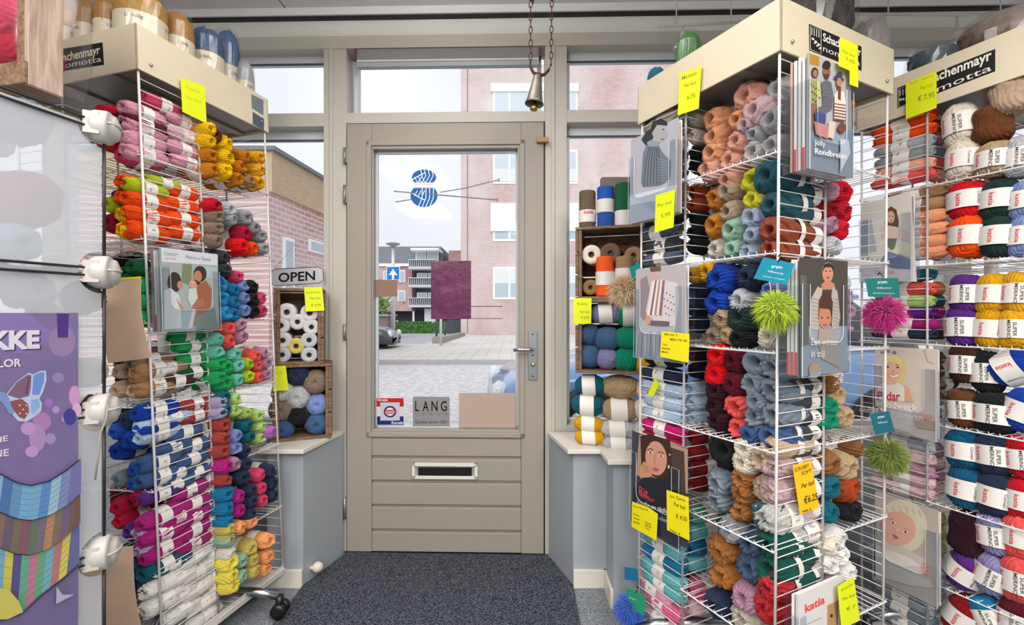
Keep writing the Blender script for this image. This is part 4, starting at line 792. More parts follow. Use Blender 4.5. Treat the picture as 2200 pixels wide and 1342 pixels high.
m = MB(); bxp(m, Zf, 888, 536, 946, 541, 1.2, WF, 1.0); kid(m, 'canopy', fb)
# greenery
LEAF = mat('leaf_green', '6E9A4A', 0.8, noise=0.3, nscale=3); LEAF2 = mat('hedge_green', '4F8038', 0.8, noise=0.35, nscale=3)
def foliage(m, fn, n, sz, mt, seed):
    rg = random.Random(seed); vs = []; fs = []
    for i in range(n):
        c = fn(rg); a = Vector((rg.gauss(0, 1), rg.gauss(0, 1), rg.gauss(0, 1))).normalized() * sz; b = a.cross(Vector((rg.gauss(0, 1), rg.gauss(0, 1), rg.gauss(0, 1)))).normalized() * sz * 0.6
        k = len(vs); vs += [c - a, c + b, c + a, c - b]; fs.append((k, k + 1, k + 2, k + 3))
    m.add(vs, fs, mt)
hx0, hx1 = (828 - 1100) / F * 28, (966 - 1100) / F * 28
hd = empty('hedge', Vector((hx0, 28, GZ))); tag(hd, 'clipped green hedge in front of the far apartments', 'hedge')
m = MB(); m.box(hx0 + 0.1, hx1 - 0.1, 27.6, 28.4, GZ, 0.42, LEAF2); foliage(m, lambda r: Vector((r.uniform(hx0, hx1), 28 + r.uniform(-0.55, 0.5), r.uniform(GZ, 0.58))), 2600, 0.07, LEAF2, 1); kid(m, 'foliage', hd)
tr = empty('tree', Vector((-7.6, 27, GZ))); tag(tr, 'small pale green tree at the left edge of door glass view', 'tree')
m = MB(); foliage(m, lambda r: Vector((-7.85 + r.gauss(0, 0.4), 26.4 + r.gauss(0, 0.3), max(0.75, 1.45 + r.gauss(0, 0.5)))), 1400, 0.10, LEAF, 2); kid(m, 'foliage', tr)
m = MB(); m.tube([(-7.85, 26.4, GZ), (-7.8, 26.4, 1.4)], 0.06, mat('bark', '6A5A4A', 0.9)); kid(m, 'trunk', tr)
# street lamp, sign, posts, bins
POST = mat('galvanised_post', 'C9CCD2', 0.5, 0.3)
Zl = 16.5; X = (844.5 - 1100) / F * Zl; sl = empty('street_lamp', Vector((X, Zl, GZ + 0.09))); tag(sl, 'slim white street lamp with shallow dish head by the kerb', 'street lamp')
zt_ = CAMZ + (671 - 527) / F * Zl
m = MB(); m.tube([(0, 0, 0), (0, 0, 2.2), (0, 0, zt_ + 0.02)], [0.085, 0.07, 0.05], POST, 12); m.build('pole', sl)
m = MB(); m.lathe([(0.04, zt_ - 0.12), (0.09, zt_ - 0.02), (0.24, zt_ + 0.05), (0.25, zt_ + 0.08), (0.1, zt_ + 0.12)], mat('lamp_head_grey', '9A9CA4', 0.4), 20); m.build('lamp_head', sl)
sg = empty('traffic_sign', Vector((X, Zl - 0.12, 1.6))); tag(sg, 'square blue one way traffic sign with white up arrow', 'sign')
P_ = front(Zl - 0.12); p = Pic(P_, step=0.003); p.base([(830, 602), (859, 601), (859, 571), (830, 572)], paint('E9EEF4'), 0.01).poly([(831.5, 600.5), (857.5, 600), (857.5, 573), (831.5, 573.5)], '1C7CD2')
p.poly([(842, 600), (847, 600), (847, 590), (854, 591), (844.5, 577), (835, 591), (842, 590)], 'F2F6FA'); p.v = [Vector(v) - sg.location for v in p.v]; p.build('sign_plate', sg)
m = MB(); m.box(-0.05, 0.05, 0.02, 0.06, -0.05, 0.6, POST); m.build('bracket', sg)
for (px, py0, py1, Z, r, mt, lab) in ((947, 630, 746, 16.2, 0.045, POST, 'pale grey sign post below the plum poster'), (938, 640, 728, 20.5, 0.05, mat('dark_post', '4A505A', 0.5), 'dark post beside the pale sign post'), (956, 690, 720, 24.5, 0.06, mat('dark_post', '4A505A', 0.5), 'short dark bollard behind low wall')):
    m = MB(); x = (px - 1100) / F * Z; m.tube([(x, Z, GZ), (x, Z, CAMZ + (671 - py0) / F * Z)], r, mt, 10); m.lathe([(r * 1.25, 0), (r * 1.25, 0.02)], mt, 10, Matrix.Translation((x, Z, CAMZ + (671 - py0) / F * Z))); tag(m.build('street_post'), lab, 'post')
m = MB(); LW = mat('low_stone_wall', '9C928A', 0.9, noise=0.2)
for (xa, Za), (xb, Zb_) in (((-2.95, 17.4), (-2.55, 23.0)), ((-2.95, 17.2), (-2.95, 17.5))): m.add([(xa, Za, GZ), (xb, Zb_, GZ), (xb + 0.25, Zb_, GZ), (xa + 0.4, Za, GZ), (xa, Za, 0.22), (xb, Zb_, 0.15), (xb + 0.25, Zb_, 0.15), (xa + 0.4, Za, 0.22)], [(0, 3, 2, 1), (4, 5, 6, 7), (0, 1, 5, 4), (1, 2, 6, 5), (2, 3, 7, 6), (3, 0, 4, 7)], LW)
tag(m.build('low_wall'), 'low weathered stone wall along the paved drive', 'wall')
m = MB(); bxp(m, 27, 960, 688, 992, 722, 0.1, mat('dark_gate', '59626E', 0.6))
for i in range(8): bxp(m, 27, 961 + i * 4, 687, 962.5 + i * 4, 722, 0.1, mat('dark_gate_bar', '454D58', 0.6), 0.05)
tag(m.build('garden_gate'), 'dark slatted gate beside the brick block', 'gate')
m = MB(); bxp(m, 22, 806, 678, 833, 728, 1.5, mat('brown_shed', '7B6A64', 0.8)); bxp(m, 22, 803, 675, 836, 679, 1.6, mat('shed_roof', '8E9096', 0.7), 0.1); tag(m.build('shed'), 'small brown shed behind the dark parked car', 'shed')
def car(name, loc, rz, colr, label):
    c = empty(name, Matrix.Translation(loc) @ Matrix.Rotation(rz, 4, 'Z')); tag(c, label, 'car')
    body = mat('car_paint_' + colr, colr, 0.22, 0.2, coat=1.0)
    def loft(st, mt, nm, zb):
        m = MB(); vs = []; n = 20
        for s_, zt_, hw in st:
            zc = (zt_ + zb) / 2; hh = (zt_ - zb) / 2
            for k in range(n):
                t = 2 * math.pi * k / n; cs, sn = math.cos(t), math.sin(t); vs.append((s_, hw * math.copysign(abs(cs) ** 0.45, cs), zc + hh * math.copysign(abs(sn) ** 0.45, sn)))
        fs = [(i * n + k, i * n + (k + 1) % n, (i + 1) * n + (k + 1) % n, (i + 1) * n + k) for i in range(len(st) - 1) for k in range(n)]
        fs += [tuple(range(n)), tuple((len(st) - 1) * n + k for k in range(n))]; m.add(vs, fs, mt, True); return m.build(nm, c)
    loft([(0, 0.52, 0.55), (0.06, 0.62, 0.70), (0.25, 0.72, 0.80), (0.7, 0.80, 0.85), (1.15, 0.90, 0.87), (2.0, 0.94, 0.88), (3.2, 0.95, 0.88), (3.75, 0.90, 0.84), (4.0, 0.7, 0.75)], body, 'body', 0.2)
    loft([(1.05, 0.9, 0.70), (1.35, 1.12, 0.68), (1.75, 1.36, 0.64), (2.5, 1.43, 0.63), (3.2, 1.38, 0.62), (3.7, 0.98, 0.68)], mat('dark_car_glass', '2A3038', 0.08, spec=0.9), 'windows', 0.8)
    loft([(1.72, 1.40, 0.58), (2.5, 1.46, 0.58), (3.25, 1.40, 0.56)], body, 'roof', 1.34)
    for x in (0.75, 3.2):
        for y in (-0.8, 0.8):
            m = MB(); m.lathe([(0.17, -0.09), (0.30, -0.10), (0.32, -0.06), (0.32, 0.06), (0.30, 0.10), (0.17, 0.09)], BLACKM, 24, Matrix.Translation((x, y, 0.32)) @ Matrix.Rotation(R(90), 4, 'X')); m.lathe([(0.0, -0.095), (0.17, -0.092), (0.17, 0.092), (0, 0.095)], CHROME, 16, Matrix.Translation((x, y, 0.32)) @ Matrix.Rotation(R(90), 4, 'X'), close=False); m.build('wheel', c)
    for y in (-0.58, 0.58): m = MB(); m.lathe([(0.001, -0.08), (0.09, -0.04), (0.12, 0.02), (0.08, 0.08)], mat('headlamp', 'DDE4EA', 0.1, spec=0.9), 14, Matrix.Translation((0.09, y, 0.55)) @ Matrix.Rotation(R(-90), 4, 'Y')); m.build('headlamp', c)
    return c
car('car', Vector((-0.22, 4.45, GZ)), R(4), '6E92C4', 'light blue car parked close outside, nose behind the door glass')
car('car', Vector((-3.75, 15.2, GZ)), R(180), '3A3E46', 'dark grey car parked at the left edge of door glass view')
car('car', Vector((-8.2, 33.0, GZ)), R(176), 'D9DCE0', 'white car parked under the far apartments')

# ================================================================== CRATES BY THE WINDOWS
def crate(label, o, r, w_, h, d, mt, th=0.012, name='wooden_crate', openb=False):
    r = Vector((r[0], r[1], 0)).normalized(); n = Vector((r.y, -r.x, 0)); b = -n; u = Vector((0, 0, 1)); o = Vector(o)
    c = empty(name, Matrix.Translation(o)); tag(c, label, 'crate'); z = Vector((0, 0, 0))
    def bd_(nm, p0, W, H_, D_): g = MB(); g.bbox(p0, r, u, b, W, H_, D_, mt); g.build(nm, c, bevel=0.0015)
    bd_('base_board', z, w_, th, d); bd_('top_board', u * (h - th), w_, th, d)
    for k in range(3):
        hh = (h - 2 * th) / 3
        for xx in (0, w_ - th): bd_('side_slat', r * xx + u * (th + k * hh + 0.003), th, hh - 0.006, d)
        bd_('back_slat', b * (d - th) + r * th + u * (th + k * hh + 0.003), w_ - 2 * th, hh - 0.006, th)
    for xx in (th, w_ - th - 0.014): bd_('corner_post', r * xx + b * 0.004 + u * th, 0.014, h - 2 * th, 0.014)
    return c, o, r, n, u
def rect_from(Zc, x0, y0, x1, y1):
    s_ = Zc / F; return Vector(((x0 - 1100) * s_, Zc, CAMZ + (671 - y1) * s_)), (x1 - x0) * s_, (y1 - y0) * s_
ZL = 1.985
o1, w1, h1 = rect_from(ZL, 585, 776, 704, 942); o1.z = CZ; crate('lower wooden crate on the left cabinet holding round yarn balls', o1, (1, 0.36), w1, h1, 0.17, CRATE)
zt1 = o1.z + h1
o2, w2, h2 = rect_from(ZL, 587, 618, 688, 775); o2.z = zt1; h2 = CAMZ + (671 - 618) * ZL / F - zt1; crate('upper wooden crate left of the door holding pale cotton cones', o2, (1, 0.36), w2, h2, 0.17, CRATE)
def coneroll(col, p, axis, r, L, label, group=None, band=None):
    """cardboard-cored roll of yarn; p = centre of the near face, axis points away"""
    M = axis_matrix(p, axis); c = empty('yarn_cone', M); tag(c, label, 'yarn cone', group)
    g = MB(); prof = []; n = 26
    prof = [(r * 0.30, 0.004), (r * 0.62, 0.0), (r * 0.92, 0.001)]
    for i in range(n): prof.append((r * (0.985 + 0.018 * (i % 2)), 0.006 + (L - 0.012) * i / (n - 1)))
    prof += [(r * 0.9, L), (r * 0.3, L - 0.004)]
    g.lathe(prof, mat('cone_yarn_' + col, PAL.get(col, col), 0.9, noise=0.12, nscale=40, bump=0.4, bscale=120), 28, close=False); g.build('wound_yarn', c)
    g = MB(); g.lathe([(r * 0.31, 0.001), (r * 0.24, 0.001), (r * 0.24, L)], mat('cardboard_core', '5A4636', 0.8), 18, close=False); g.lathe([(0.0001, 0.02), (r * 0.25, 0.02)], BLACKM, 16, close=False); g.build('core', c)
    if band: g = MB(); g.lathe([(r * 1.03, L * band[0]), (r * 1.03, L * band[1])], PAPER, 28, close=False); g.build('paper_band', c)
    return c
CR = Vector((1, 0.36, 0)).normalized(); CN = Vector((CR.y, -CR.x, 0)); P1 = Plane(o2 - CN * 0.012, CN)
cones = [('pearl', 616, 670, 20, 'upper left'), ('pearl', 665, 672, 20, 'upper right under the yellow card'), ('pearl', 603, 699, 19, ''), ('pearl', 639, 691, 18, 'pale'), ('pearl', 669, 702, 18, ''), ('pearl', 607, 731, 19, ''), ('beige', 636, 743, 18, 'straw yellow'), ('silver', 664, 730, 18, ''), ('silver', 606, 762, 18, ''), ('silver', 664, 762, 18, '')]
wh = ['white cone roll highest on the left in the upper left crate', 'white cone roll under the yellow card in the upper left crate', 'white cone roll second down on the left side of the upper left crate', 'white cone roll in the middle of the upper left crate above the straw one',
      'white cone roll directly below the yellow card, upper left crate', 'white cone roll third down on the left side of the upper left crate', 'straw yellow cone roll in the middle of the upper left crate', 'grey cone roll right of the straw yellow one, upper left crate', 'grey cone roll in the bottom left corner of the upper left crate', 'grey cone roll in the bottom right corner of the upper left crate']
for (c, x, y, r, _), lb_ in zip(cones, wh):
    if lb_.startswith('straw'): c = 'ochre'
    coneroll(c, P1.hit(x, y), -CN, r * ZL / F * 0.98, 0.15, lb_, 'cotton cones in the upper left crate')
P2 = Plane(o1 - CN * 0.02, CN)
for c, x, y, r, k, w_ in (('navy', 639, 805, 23, 'ball', 'top left'), ('taupe', 678, 823, 25, 'ball', 'top right'), ('silver', 640, 856, 25, 'ball', 'centre'), ('periwinkle', 683, 870, 22, 'ball', 'right'), ('taupe', 604, 882, 24, 'ball', 'left'), ('black', 640, 893, 21, 'ball', 'lower centre'), ('denim', 682, 912, 24, 'ball', 'bottom right'), ('slateblue', 606, 925, 22, 'ball', 'bottom left'), ('pearl', 606, 843, 22, 'ball', 'upper left')):
    q = P2.hit(x, y); rr = r * q.y / F; rr *= 1.08; skein(c, axis_matrix(q - CN * (rr * 0.7), -CN + Vector((0.1, 0, random.uniform(-.1, .1)))), rr, rr * 2.0, 'ball', None, where=f'{w_} in the lower crate left of the door', group='yarn balls in the lower left crate', noun='ball')
# open sign
P3 = wpl(-0.035); p = Pic(P3); oc = [(580, 585), (590, 578), (683, 573), (694, 578), (695, 602), (684, 608), (592, 614), (581, 607)]
p.base(oc, paint('C9C9D2'), 0.004).line(oc + oc[:1], 1.6, '3E4350').text('OPEN', 598, 606, 677, 601, 19.5, '17171E', 0.02)
sn = p.build('open_sign'); tag(sn, 'white hanging OPEN sign with a dark outline left of the door', 'sign')
g = MB(); g.tube([P3.hit(590, 578), P3.hit(632, 525), P3.hit(683, 573)], 0.0009, mat('grey_cord', '8A8A90', 0.6), 5); g.lathe([(0.002, 0), (0.012, 0.003), (0.012, 0.006)], GLASS, 12, Matrix.Translation(P3.hit(632, 523)) @ Matrix.Rotation(R(90), 4, 'X')); g.v = [Vector(v) - sn.location for v in g.v]; g.build('cord', sn)
# right-hand crates
ZR = 1.93
RC = Vector((1, -0.32, 0)).normalized(); RN = Vector((RC.y, -RC.x, 0))
zr1 = CAMZ + (671 - 800) * ZR / F; zr2 = CAMZ + (671 - 643) * ZR / F; zr3 = CAMZ + (671 - 488) * ZR / F
xr0 = (1236 - 1100) / F * ZR; wr = 0.36
crate('middle wooden crate right of the door with blue and green balls', (xr0, ZR, zr1), RC, wr, zr2 - zr1, 0.19, CRATE)
crate('top wooden crate right of the door with string cones', (xr0, ZR, zr2), RC, wr, zr3 - zr2, 0.19, CRATE)
RO = Vector((xr0, ZR, 1)); PR = Plane(RO - RN * 0.02, RN)
for c, x, y, r, lb_ in (('cream', 1270, 546, 21, 'cream cone roll at the left in top right-hand crate'), ('6B5442', 1311, 543, 22, 'dark brown cone roll in the middle of the top right-hand crate'), ('9A7850', 1361, 548, 19, 'tan cone roll beside the rack wires in top right-hand crate'), ('8E6A34', 1268, 617, 17, 'ochre brown cone roll low at the left in top right-hand crate')):
    coneroll(c, PR.hit(x, y), -RN, r * ZR / F, 0.15, lb_)
def standing(col, x, y0, y1, wpx, Z, label, band, text=None):
    q = Plane(RO - RN * Z, RN).hit(x, y1); q.z = (zr3 if y1 < 500 else zr2 + 0.012); s_ = q.y / F; L = (y1 - y0) * s_; r = wpx / 2 * s_
    c = empty('yarn_cone', Matrix.Translation(q)); tag(c, label, 'yarn cone'); g = MB(); n = 34; prof = [(r * 0.3, 0.002), (r * 0.9, 0)]
    for i in range(n): prof.append((r * (0.97 + 0.02 * math.sin(i * 1.9) + 0.012 * (i % 2)), 0.004 + (L - 0.008) * i / (n - 1)))
    prof += [(r * 0.85, L), (r * 0.3, L - 0.003)]; g.lathe(prof, mat('cone_yarn_' + col, PAL.get(col, col), 0.9, noise=0.12, nscale=40, bump=0.4, bscale=120), 32); g.build('wound_yarn', c)
    g = MB(); g.lathe([(r * 1.03, L * band[0]), (r * 1.03, L * band[1])], PAPER, 32, close=False)
    if text:
        tv, tf, wd = text_geo(text, 0.02); k = r * 1.04; sz = r * 0.62
        g.add([(k * math.cos(-math.pi / 2 + (v[0] - wd / 2) * sz / k), k * math.sin(-math.pi / 2 + (v[0] - wd / 2) * sz / k), L * (band[0] * 0.35 + band[1] * 0.65) + v[1] * sz) for v in tv], tf, paint('D2404A'))
    g.build('paper_band', c)
standing('6A5845', 1262, 405, 486, 36, 0.06, 'tall dark brown yarn cone standing on the right-hand crates', (0.16, 0.48), 'katia')
standing('1F55A8', 1301, 398, 486, 37, 0.06, 'tall blue yarn cone standing on the right-hand crates', (0.36, 0.68))
standing('0E5C3C', 1340, 393, 486, 38, 0.06, 'tall green yarn cone standing on the right-hand crates', (0.0, 0.36))
standing('F05A1E', 1300, 553, 638, 40, 0.035, 'orange yarn cone standing in the top right-hand crate', (0.28, 0.62))
standing('9A7D5C', 1342, 553, 638, 40, 0.035, 'tan yarn cone standing in the top right-hand crate', (0.28, 0.70))
m = MB(); s_ = (ZR + 0.10) / F; m.box((1292 - 1100) * s_, (1400 - 1100) * s_, ZR + 0.09, ZR + 0.13, zr3, CAMZ + (671 - 381) * s_, mat('brown_cardboard', '8C7C70', 0.8)); tag(m.build('cardboard_box', bevel=0.002), 'brown cardboard box behind the green yarn cone on the crates', 'box')
PB = Plane(RO - RN * 0.02, RN)
def balls(data, where, group, up=True, tilt=90):
    for it in data.split(','):
        t = it.split(); c, x, y, rw, rh, bd = t[0], *map(float, t[1:5]), t[5]; q = PB.hit(x, y); a = rw * q.y / F; b = rh * q.y / F
        if tilt == 90: M = axis_matrix(q - RN * (b * 0.9), RC + Vector((0, 0, random.uniform(-.06, .06)))); roll = math.pi * 0.5 + 0.0
        sk = skein(c, M, b, a * 2, 'ball', None if bd == '-' else bd, roll=-0.1, where=where, group=group, noun='ball')
balls('lavender 1300 672 36 24 y,jade 1352 674 36 28 y,denim 1262 718 22 24 -,denim 1302 728 30 26 -,jade 1350 727 34 26 -,denim 1261 766 28 27 -,lavender 1302 772 24 24 -,jade 1344 775 30 29 -,golden 1392 782 32 28 -', 'in the middle right-hand crate', 'balls in the middle right-hand crate')
balls('teal 1264 830 34 23 b,teal 1260 874 36 24 b,golden 1262 913 34 18 b,golden 1264 941 34 17 b,wheat 1332 835 40 27 -,wheat 1330 883 42 27 b,pearl 1326 924 40 19 b,silver 1328 956 38 18 b,blushpink 1398 838 36 26 b,cream 1394 884 38 27 b,pearl 1394 930 38 26 b', 'stacked on the cabinet right of the door', 'balls stacked on the right cabinet')

# ================================================================== MODULAR SHELF at the near left
e1 = Vector((0.24, 0.97, 0)).normalized(); e2 = Vector((-e1.y, e1.x, 0)); PC = Vector((-1.006, 1.15, 0)); SM = Matrix(((e1.x, e2.x, 0, PC.x), (e1.y, e2.y, 0, PC.y), (0, 0, 1, 0), (0, 0, 0, 1)))
SP = lambda out=0.0: Plane(PC - e2 * out, -e2)
ms_ = empty('modular_shelf', SM); tag(ms_, 'frosted plastic cube shelf with black rods and round connectors, near left', 'shelf')
ZC = [0.19, 0.541, 0.8906, 1.2285, 1.584]
def panel(axis, z0, z1):
    L = 0.37; c = 0.052; g = MB(); pts = []
    for (cx, cz, t0) in ((0, z1, 180), (0, z0, 90), (-L, z0, 0), (-L, z1, 270)):
        for i in range(7):
            t = R(t0 + (90 * i / 6 if True else 0)); pts.append((cx + c * math.cos(t) * (1 if True else 1), cz + c * math.sin(t)))
    # concave corners ordered round the panel
    q = [];
    for (cx, cz, a0, a1) in ((0, z1, 180, 270), (0, z0, 90, 180), (-L, z0, 0, 90), (-L, z1, 270, 360)):
        for i in range(7): t = R(a0 + (a1 - a0) * i / 6); q.append((cx + c * math.cos(t), cz + c * math.sin(t)))
    order = [q[0:7], q[7:14], q[14:21], q[21:28]]
    poly = order[0][::-1][::-1]
    seq = order[0][::1]; out = []
    out += [p_ for p_ in order[0]]            # top right: left -> down
    out += [p_ for p_ in reversed(order[1])][::-1]
    out += order[2][::1]; out += order[3][::1]
    g.prism([Vector((x - 0.004, 0, z)) for x, z in out], Vector((0, 1, 0)), 0.003, FROST); g.build('panel', ms_)
for z0, z1 in zip(ZC[:-1], ZC[1:]): panel('y', z0, z1)
DK = mat('black_rod', '1B1B20', 0.4)
for z0, z1 in zip([0.0] + ZC[:-1], ZC): g = MB(); g.tube([(0, -0.003, z0 + 0.02), (0, -0.003, z1 - 0.02)], 0.0035, DK, 8); g.build('rod', ms_)
for z in ZC:
    for dz in (-0.009, 0.009):
        g = MB(); g.tube([(-0.37, -0.003, z + dz), (-0.01, -0.003, z + dz)], 0.003, DK, 8); g.build('rod', ms_)
    for x in (0, -0.37):
        for y in (0.0, 0.37):
            g = MB(); Mx = Matrix.Translation((x, y, z)) @ Matrix.Rotation(R(42), 4, 'Z') @ Matrix.Rotation(R(90), 4, 'X')
            CMAT = mat('milky_connector', 'B5B1AD', 0.3)
            g.lathe([(0.014, -0.030), (0.034, -0.026), (0.040, -0.012), (0.041, 0.008), (0.038, 0.016), (0.035, 0.014), (0.030, 0.026), (0.014, 0.032), (0.001, 0.033)], CMAT, 32, Mx)
            g.tube([Mx @ Vector((0.035 * math.cos(t), 0.004, 0.012 + 0.022 * math.sin(t))) for t in [math.pi * i / 10 for i in range(11)]], 0.0028, CMAT, 8)
            g.box(-0.036, -0.010, -0.026, 0.026, -0.030, 0.000, CMAT, Mx)
            g.build('connector', ms_)
for z in ZC: g = MB(); g.box(-0.365, -0.005, 0.006, 0.37, z - 0.002, z + 0.001, mat('white_shelf_panel', 'C9CCD2', 0.4)); g.build('shelf_panel', ms_)
for y in (0.37,):
    for z0, z1 in zip([0.0] + ZC[:-1], ZC):
        for x in (0, -0.37): g = MB(); g.tube([(x, y, z0), (x, y, z1)], 0.0035, DK, 8); g.build('rod', ms_)
g = MB(); g.tube([(-0.37, 0, 0), (-0.37, 0, ZC[-1])], 0.0035, DK, 8); g.build('rod', ms_)
# yarn inside the shelf, blurred by the plastic
for c, px, py, r, k, w_ in (('red', 48, 428, 62, 'boucle', 'upper'), ('steel', 40, 262, 50, 'boucle', 'upper'), ('ice', 30, 520, 44, 'mohair', 'upper'), ('silver', 60, 625, 42, 'boucle', 'second'), ('taupe', 178, 640, 36, 'boucle', 'second'), ('cream', 190, 800, 34, 'mohair', 'second'), ('brown', 196, 868, 22, 'mohair', 'second'), ('pearl', 100, 690, 40, 'mohair', 'second')):
    pl = SP(-0.012); q = pl.hit(px, py); rr = r * q.y / F; q = SP(-(rr * 1.0 + 0.012)).hit(px, py); skein(c, axis_matrix(q, e2), rr, rr * 2.0, k, None, where=f'in the {w_} cube of the modular shelf at near left', group='yarn inside the modular shelf', noun='ball')
# poster on the shelf
p = Pic(SP(0.007), step=0.00003); PU = mat('purple_poster_print', '6F6390', 0.5, noise=0.22, nscale=7)
p.base([(-150, 1480), (168, 1480), (168, 672), (-150, 672)], PU)
p.poly([(-100, 673), (60, 673), (120, 720), (60, 760), (-100, 740)], '7B6AA4').ell(133, 733, 29, 33, '8A7499').ell(125, 811, 13, 11, '8478A8').poly([(122, 673), (148, 673), (146, 725), (124, 725)], '4A3078')
for x, y, rx, ry, c in ((160, 850, 12, 22, 'B88CB4'), (165, 880, 10, 14, 'C4A0C4'), (105, 865, 9, 9, '8C6CB0'), (120, 880, 8, 8, 'A484BC'), (138, 900, 6, 6, 'A88CC0'), (150, 895, 14, 18, '3E3C86'), (90, 905, 20, 20, '9C74A4'), (80, 940, 18, 30, '9C80AE'), (68, 970, 14, 12, 'A88CB8'), (108, 942, 12, 12, '9680B0'), (60, 920, 16, 14, 'A88AB8')): p.ell(x, y, rx, ry, c)
p.text('HEKKE', -104, 756, 88, 748, 41, '3A3450', 0.05).text('HEKKE', -107, 754, 85, 746, 41, 'C9C6D2', 0.05).text('COLOR', -48, 792, 48, 787, 17, '4A4460', 0.03).text('COLOR', -49, 791, 46, 786, 17, 'C9C6D2', 0.03)
p.poly([(12, 848), (36, 818), (62, 800), (70, 804), (88, 796), (98, 796), (100, 815), (92, 842), (84, 856), (90, 866), (88, 882), (72, 896), (56, 906), (38, 904), (26, 890)], 'A8B4D4')
p.poly([(15, 848), (36, 820), (60, 804), (67, 806), (66, 830), (62, 850), (40, 856)], '72586E').poly([(71, 806), (88, 799), (95, 800), (94, 820), (84, 848), (68, 848), (70, 825)], '6484C0').poly([(20, 862), (46, 856), (60, 868), (62, 885), (52, 900), (40, 895), (28, 880)], '7E4A50').poly([(66, 858), (82, 856), (86, 872), (72, 890), (66, 885)], '7EA0CC')
for i in range(9): p.ell(42 + (i % 3) * 7, 870 + (i // 3) * 9, 2.2, 1.8, 'B0402E' if i % 2 else 'C8B49A')
for i in range(6): p.ell(61 - i * 1.0, 812 + i * 6, 1.6, 1.6, '3C2028')
p.poly([(-20, 838), (8, 842), (16, 850), (30, 886), (20, 890), (4, 864), (-20, 852)], '6E88B8')
p.text('NE', -14, 952, 16, 946, 12, 'C9C6D2', 0.02).text('FINE', -34, 985, 18, 978, 15, 'C9C6D2', 0.02)
def itp(tab, x): return float(np.interp(x, [q_[0] for q_ in tab], [q_[1] for q_ in tab]))
E1 = [(-80, 985), (0, 1020), (30, 1036), (60, 1042), (100, 1032), (135, 1010), (168, 984)]; E2 = [(-80, 1070), (0, 1100), (30, 1112), (62, 1116), (100, 1106), (135, 1086), (168, 1058)]
E3 = [(-80, 1145), (0, 1176), (30, 1188), (62, 1191), (100, 1178), (135, 1154), (168, 1120)]; E4 = [(-80, 1330), (0, 1330), (43, 1315), (82, 1278), (132, 1240), (168, 1208)]
def sock(T_, B_, cols, x0, x1):
    n = len(cols); st = (x1 - x0) / n
    for i, c in enumerate(cols):
        a = x0 + st * i; b = min(x1, a + st); m_ = (a + b) / 2; sh = 10
        p.poly([(a, itp(T_, a)), (m_, itp(T_, m_)), (b, itp(T_, b)), (b - sh, itp(B_, b - sh)), (m_ - sh, itp(B_, m_ - sh)), (a - sh, itp(B_, a - sh))], c)
        for k in range(6): f = (k + 0.5) / 6; p.line([(a + 1 - sh * f, itp(T_, a) * (1 - f) + itp(B_, a) * f), (b - 2 - sh * f, itp(T_, b) * (1 - f) + itp(B_, b) * f)], 0.9, '55608A' if i % 2 else '6E7288')
    p.poly([(x1 - 12, itp(T_, x1 - 12)), (x1, itp(T_, x1)), (x1, itp(B_, x1)), (x1 - 12, itp(B_, x1 - 12))], cols[-1])
    p.line([(x, itp(T_, x)) for x in range(int(x0), int(x1) + 1, 8)], 3, '2E2A46')
sock(E3, E4, ['B8B058', 'A87A90', '5E9A72', '6A9CB0', 'B8B050', '504A80', '5E9A80', 'B07088', '5E9A72', '6CA0B0', 'A8706C', 'C8B850', '5E6490'], -60, 168)
sock(E2, E3, ['6A5A5E', '7C5060', '5E6A5C', '7A6456', '5C5468', '6E6450', '7C5060', '5E6A5C', '6C6470', 'A87E5C', '7A6456', '6E5A78', '6E5248'], -60, 168)
sock(E1, E2, ['4C6CA0', '5C88B4', '7CA4BC', '486AA0', '5A86B0', '6C9CC0', '6C9CBC', '5680B8', '8CB0C0', '7484B0', '6C6CA0'], -60, 168)
p.line([(x, itp(E4, x)) for x in range(-60, 169, 8)], 2, '2E2A46')
p.poly([(-60, 1262), (10, 1262), (34, 1290), (43, 1313), (10, 1328), (-60, 1330)], 'B8B058').poly([(115, 1258), (128, 1276), (154, 1275), (114, 1296)], 'A8A4BC')
tag(p.build('poster'), 'large purple knitting wool poster with butterfly and striped socks, near left', 'poster')
# crate on the modular shelf
zc_ = ZC[-1] + 0.045
def local(pt): return SM @ Vector(pt)
cr_ = empty('wooden_crate', SM @ Matrix.Translation((-0.14, 0.02, zc_))); tag(cr_, 'pale weathered wooden crate with pink yarn on top of modular shelf', 'crate')
I = SM.inverted(); cxr = (I @ SP(-0.02).hit(60, 150)).x; cxl = (I @ SP(-0.02).hit(137, 150)).x
cr_.matrix_world = SM @ Matrix.Translation((cxr, 0.02, zc_))
Ld = cxl - cxr
def cb(nm, x0, x1, y0, y1, z0, z1, mt=CRATEL): g = MB(); g.box(x0, x1, y0, y1, z0, z1, mt); g.build(nm, cr_, bevel=0.002)
cb('side_board', 0, Ld, 0, 0.012, 0, 0.40); cb('base_board', 0, Ld, 0.012, 0.36, 0, 0.012, CRATE); cb('side_board', 0, Ld, 0.348, 0.36, 0, 0.40); cb('back_board', Ld - 0.01, Ld, 0.012, 0.348, 0.012, 0.40)
cb('corner_post', 0.0, 0.02, 0.012, 0.035, 0.012, 0.40, CRATE); cb('front_rail', -0.008, 0.0, 0.0, 0.36, 0.0, 0.05, CRATE)
for i, (dz, cc) in enumerate(((0.10, 'crimson'), (0.19, 'rose'), (0.28, 'rose'))):
    M = SM @ Matrix.Translation((cxr + 0.055, 0.115, zc_ + dz)) @ Matrix.Rotation(R(90), 4, 'X'); skein(cc, M, 0.05, 0.13, 'skein', None, where='in the pale crate on the modular shelf', group='yarn in the pale crate')
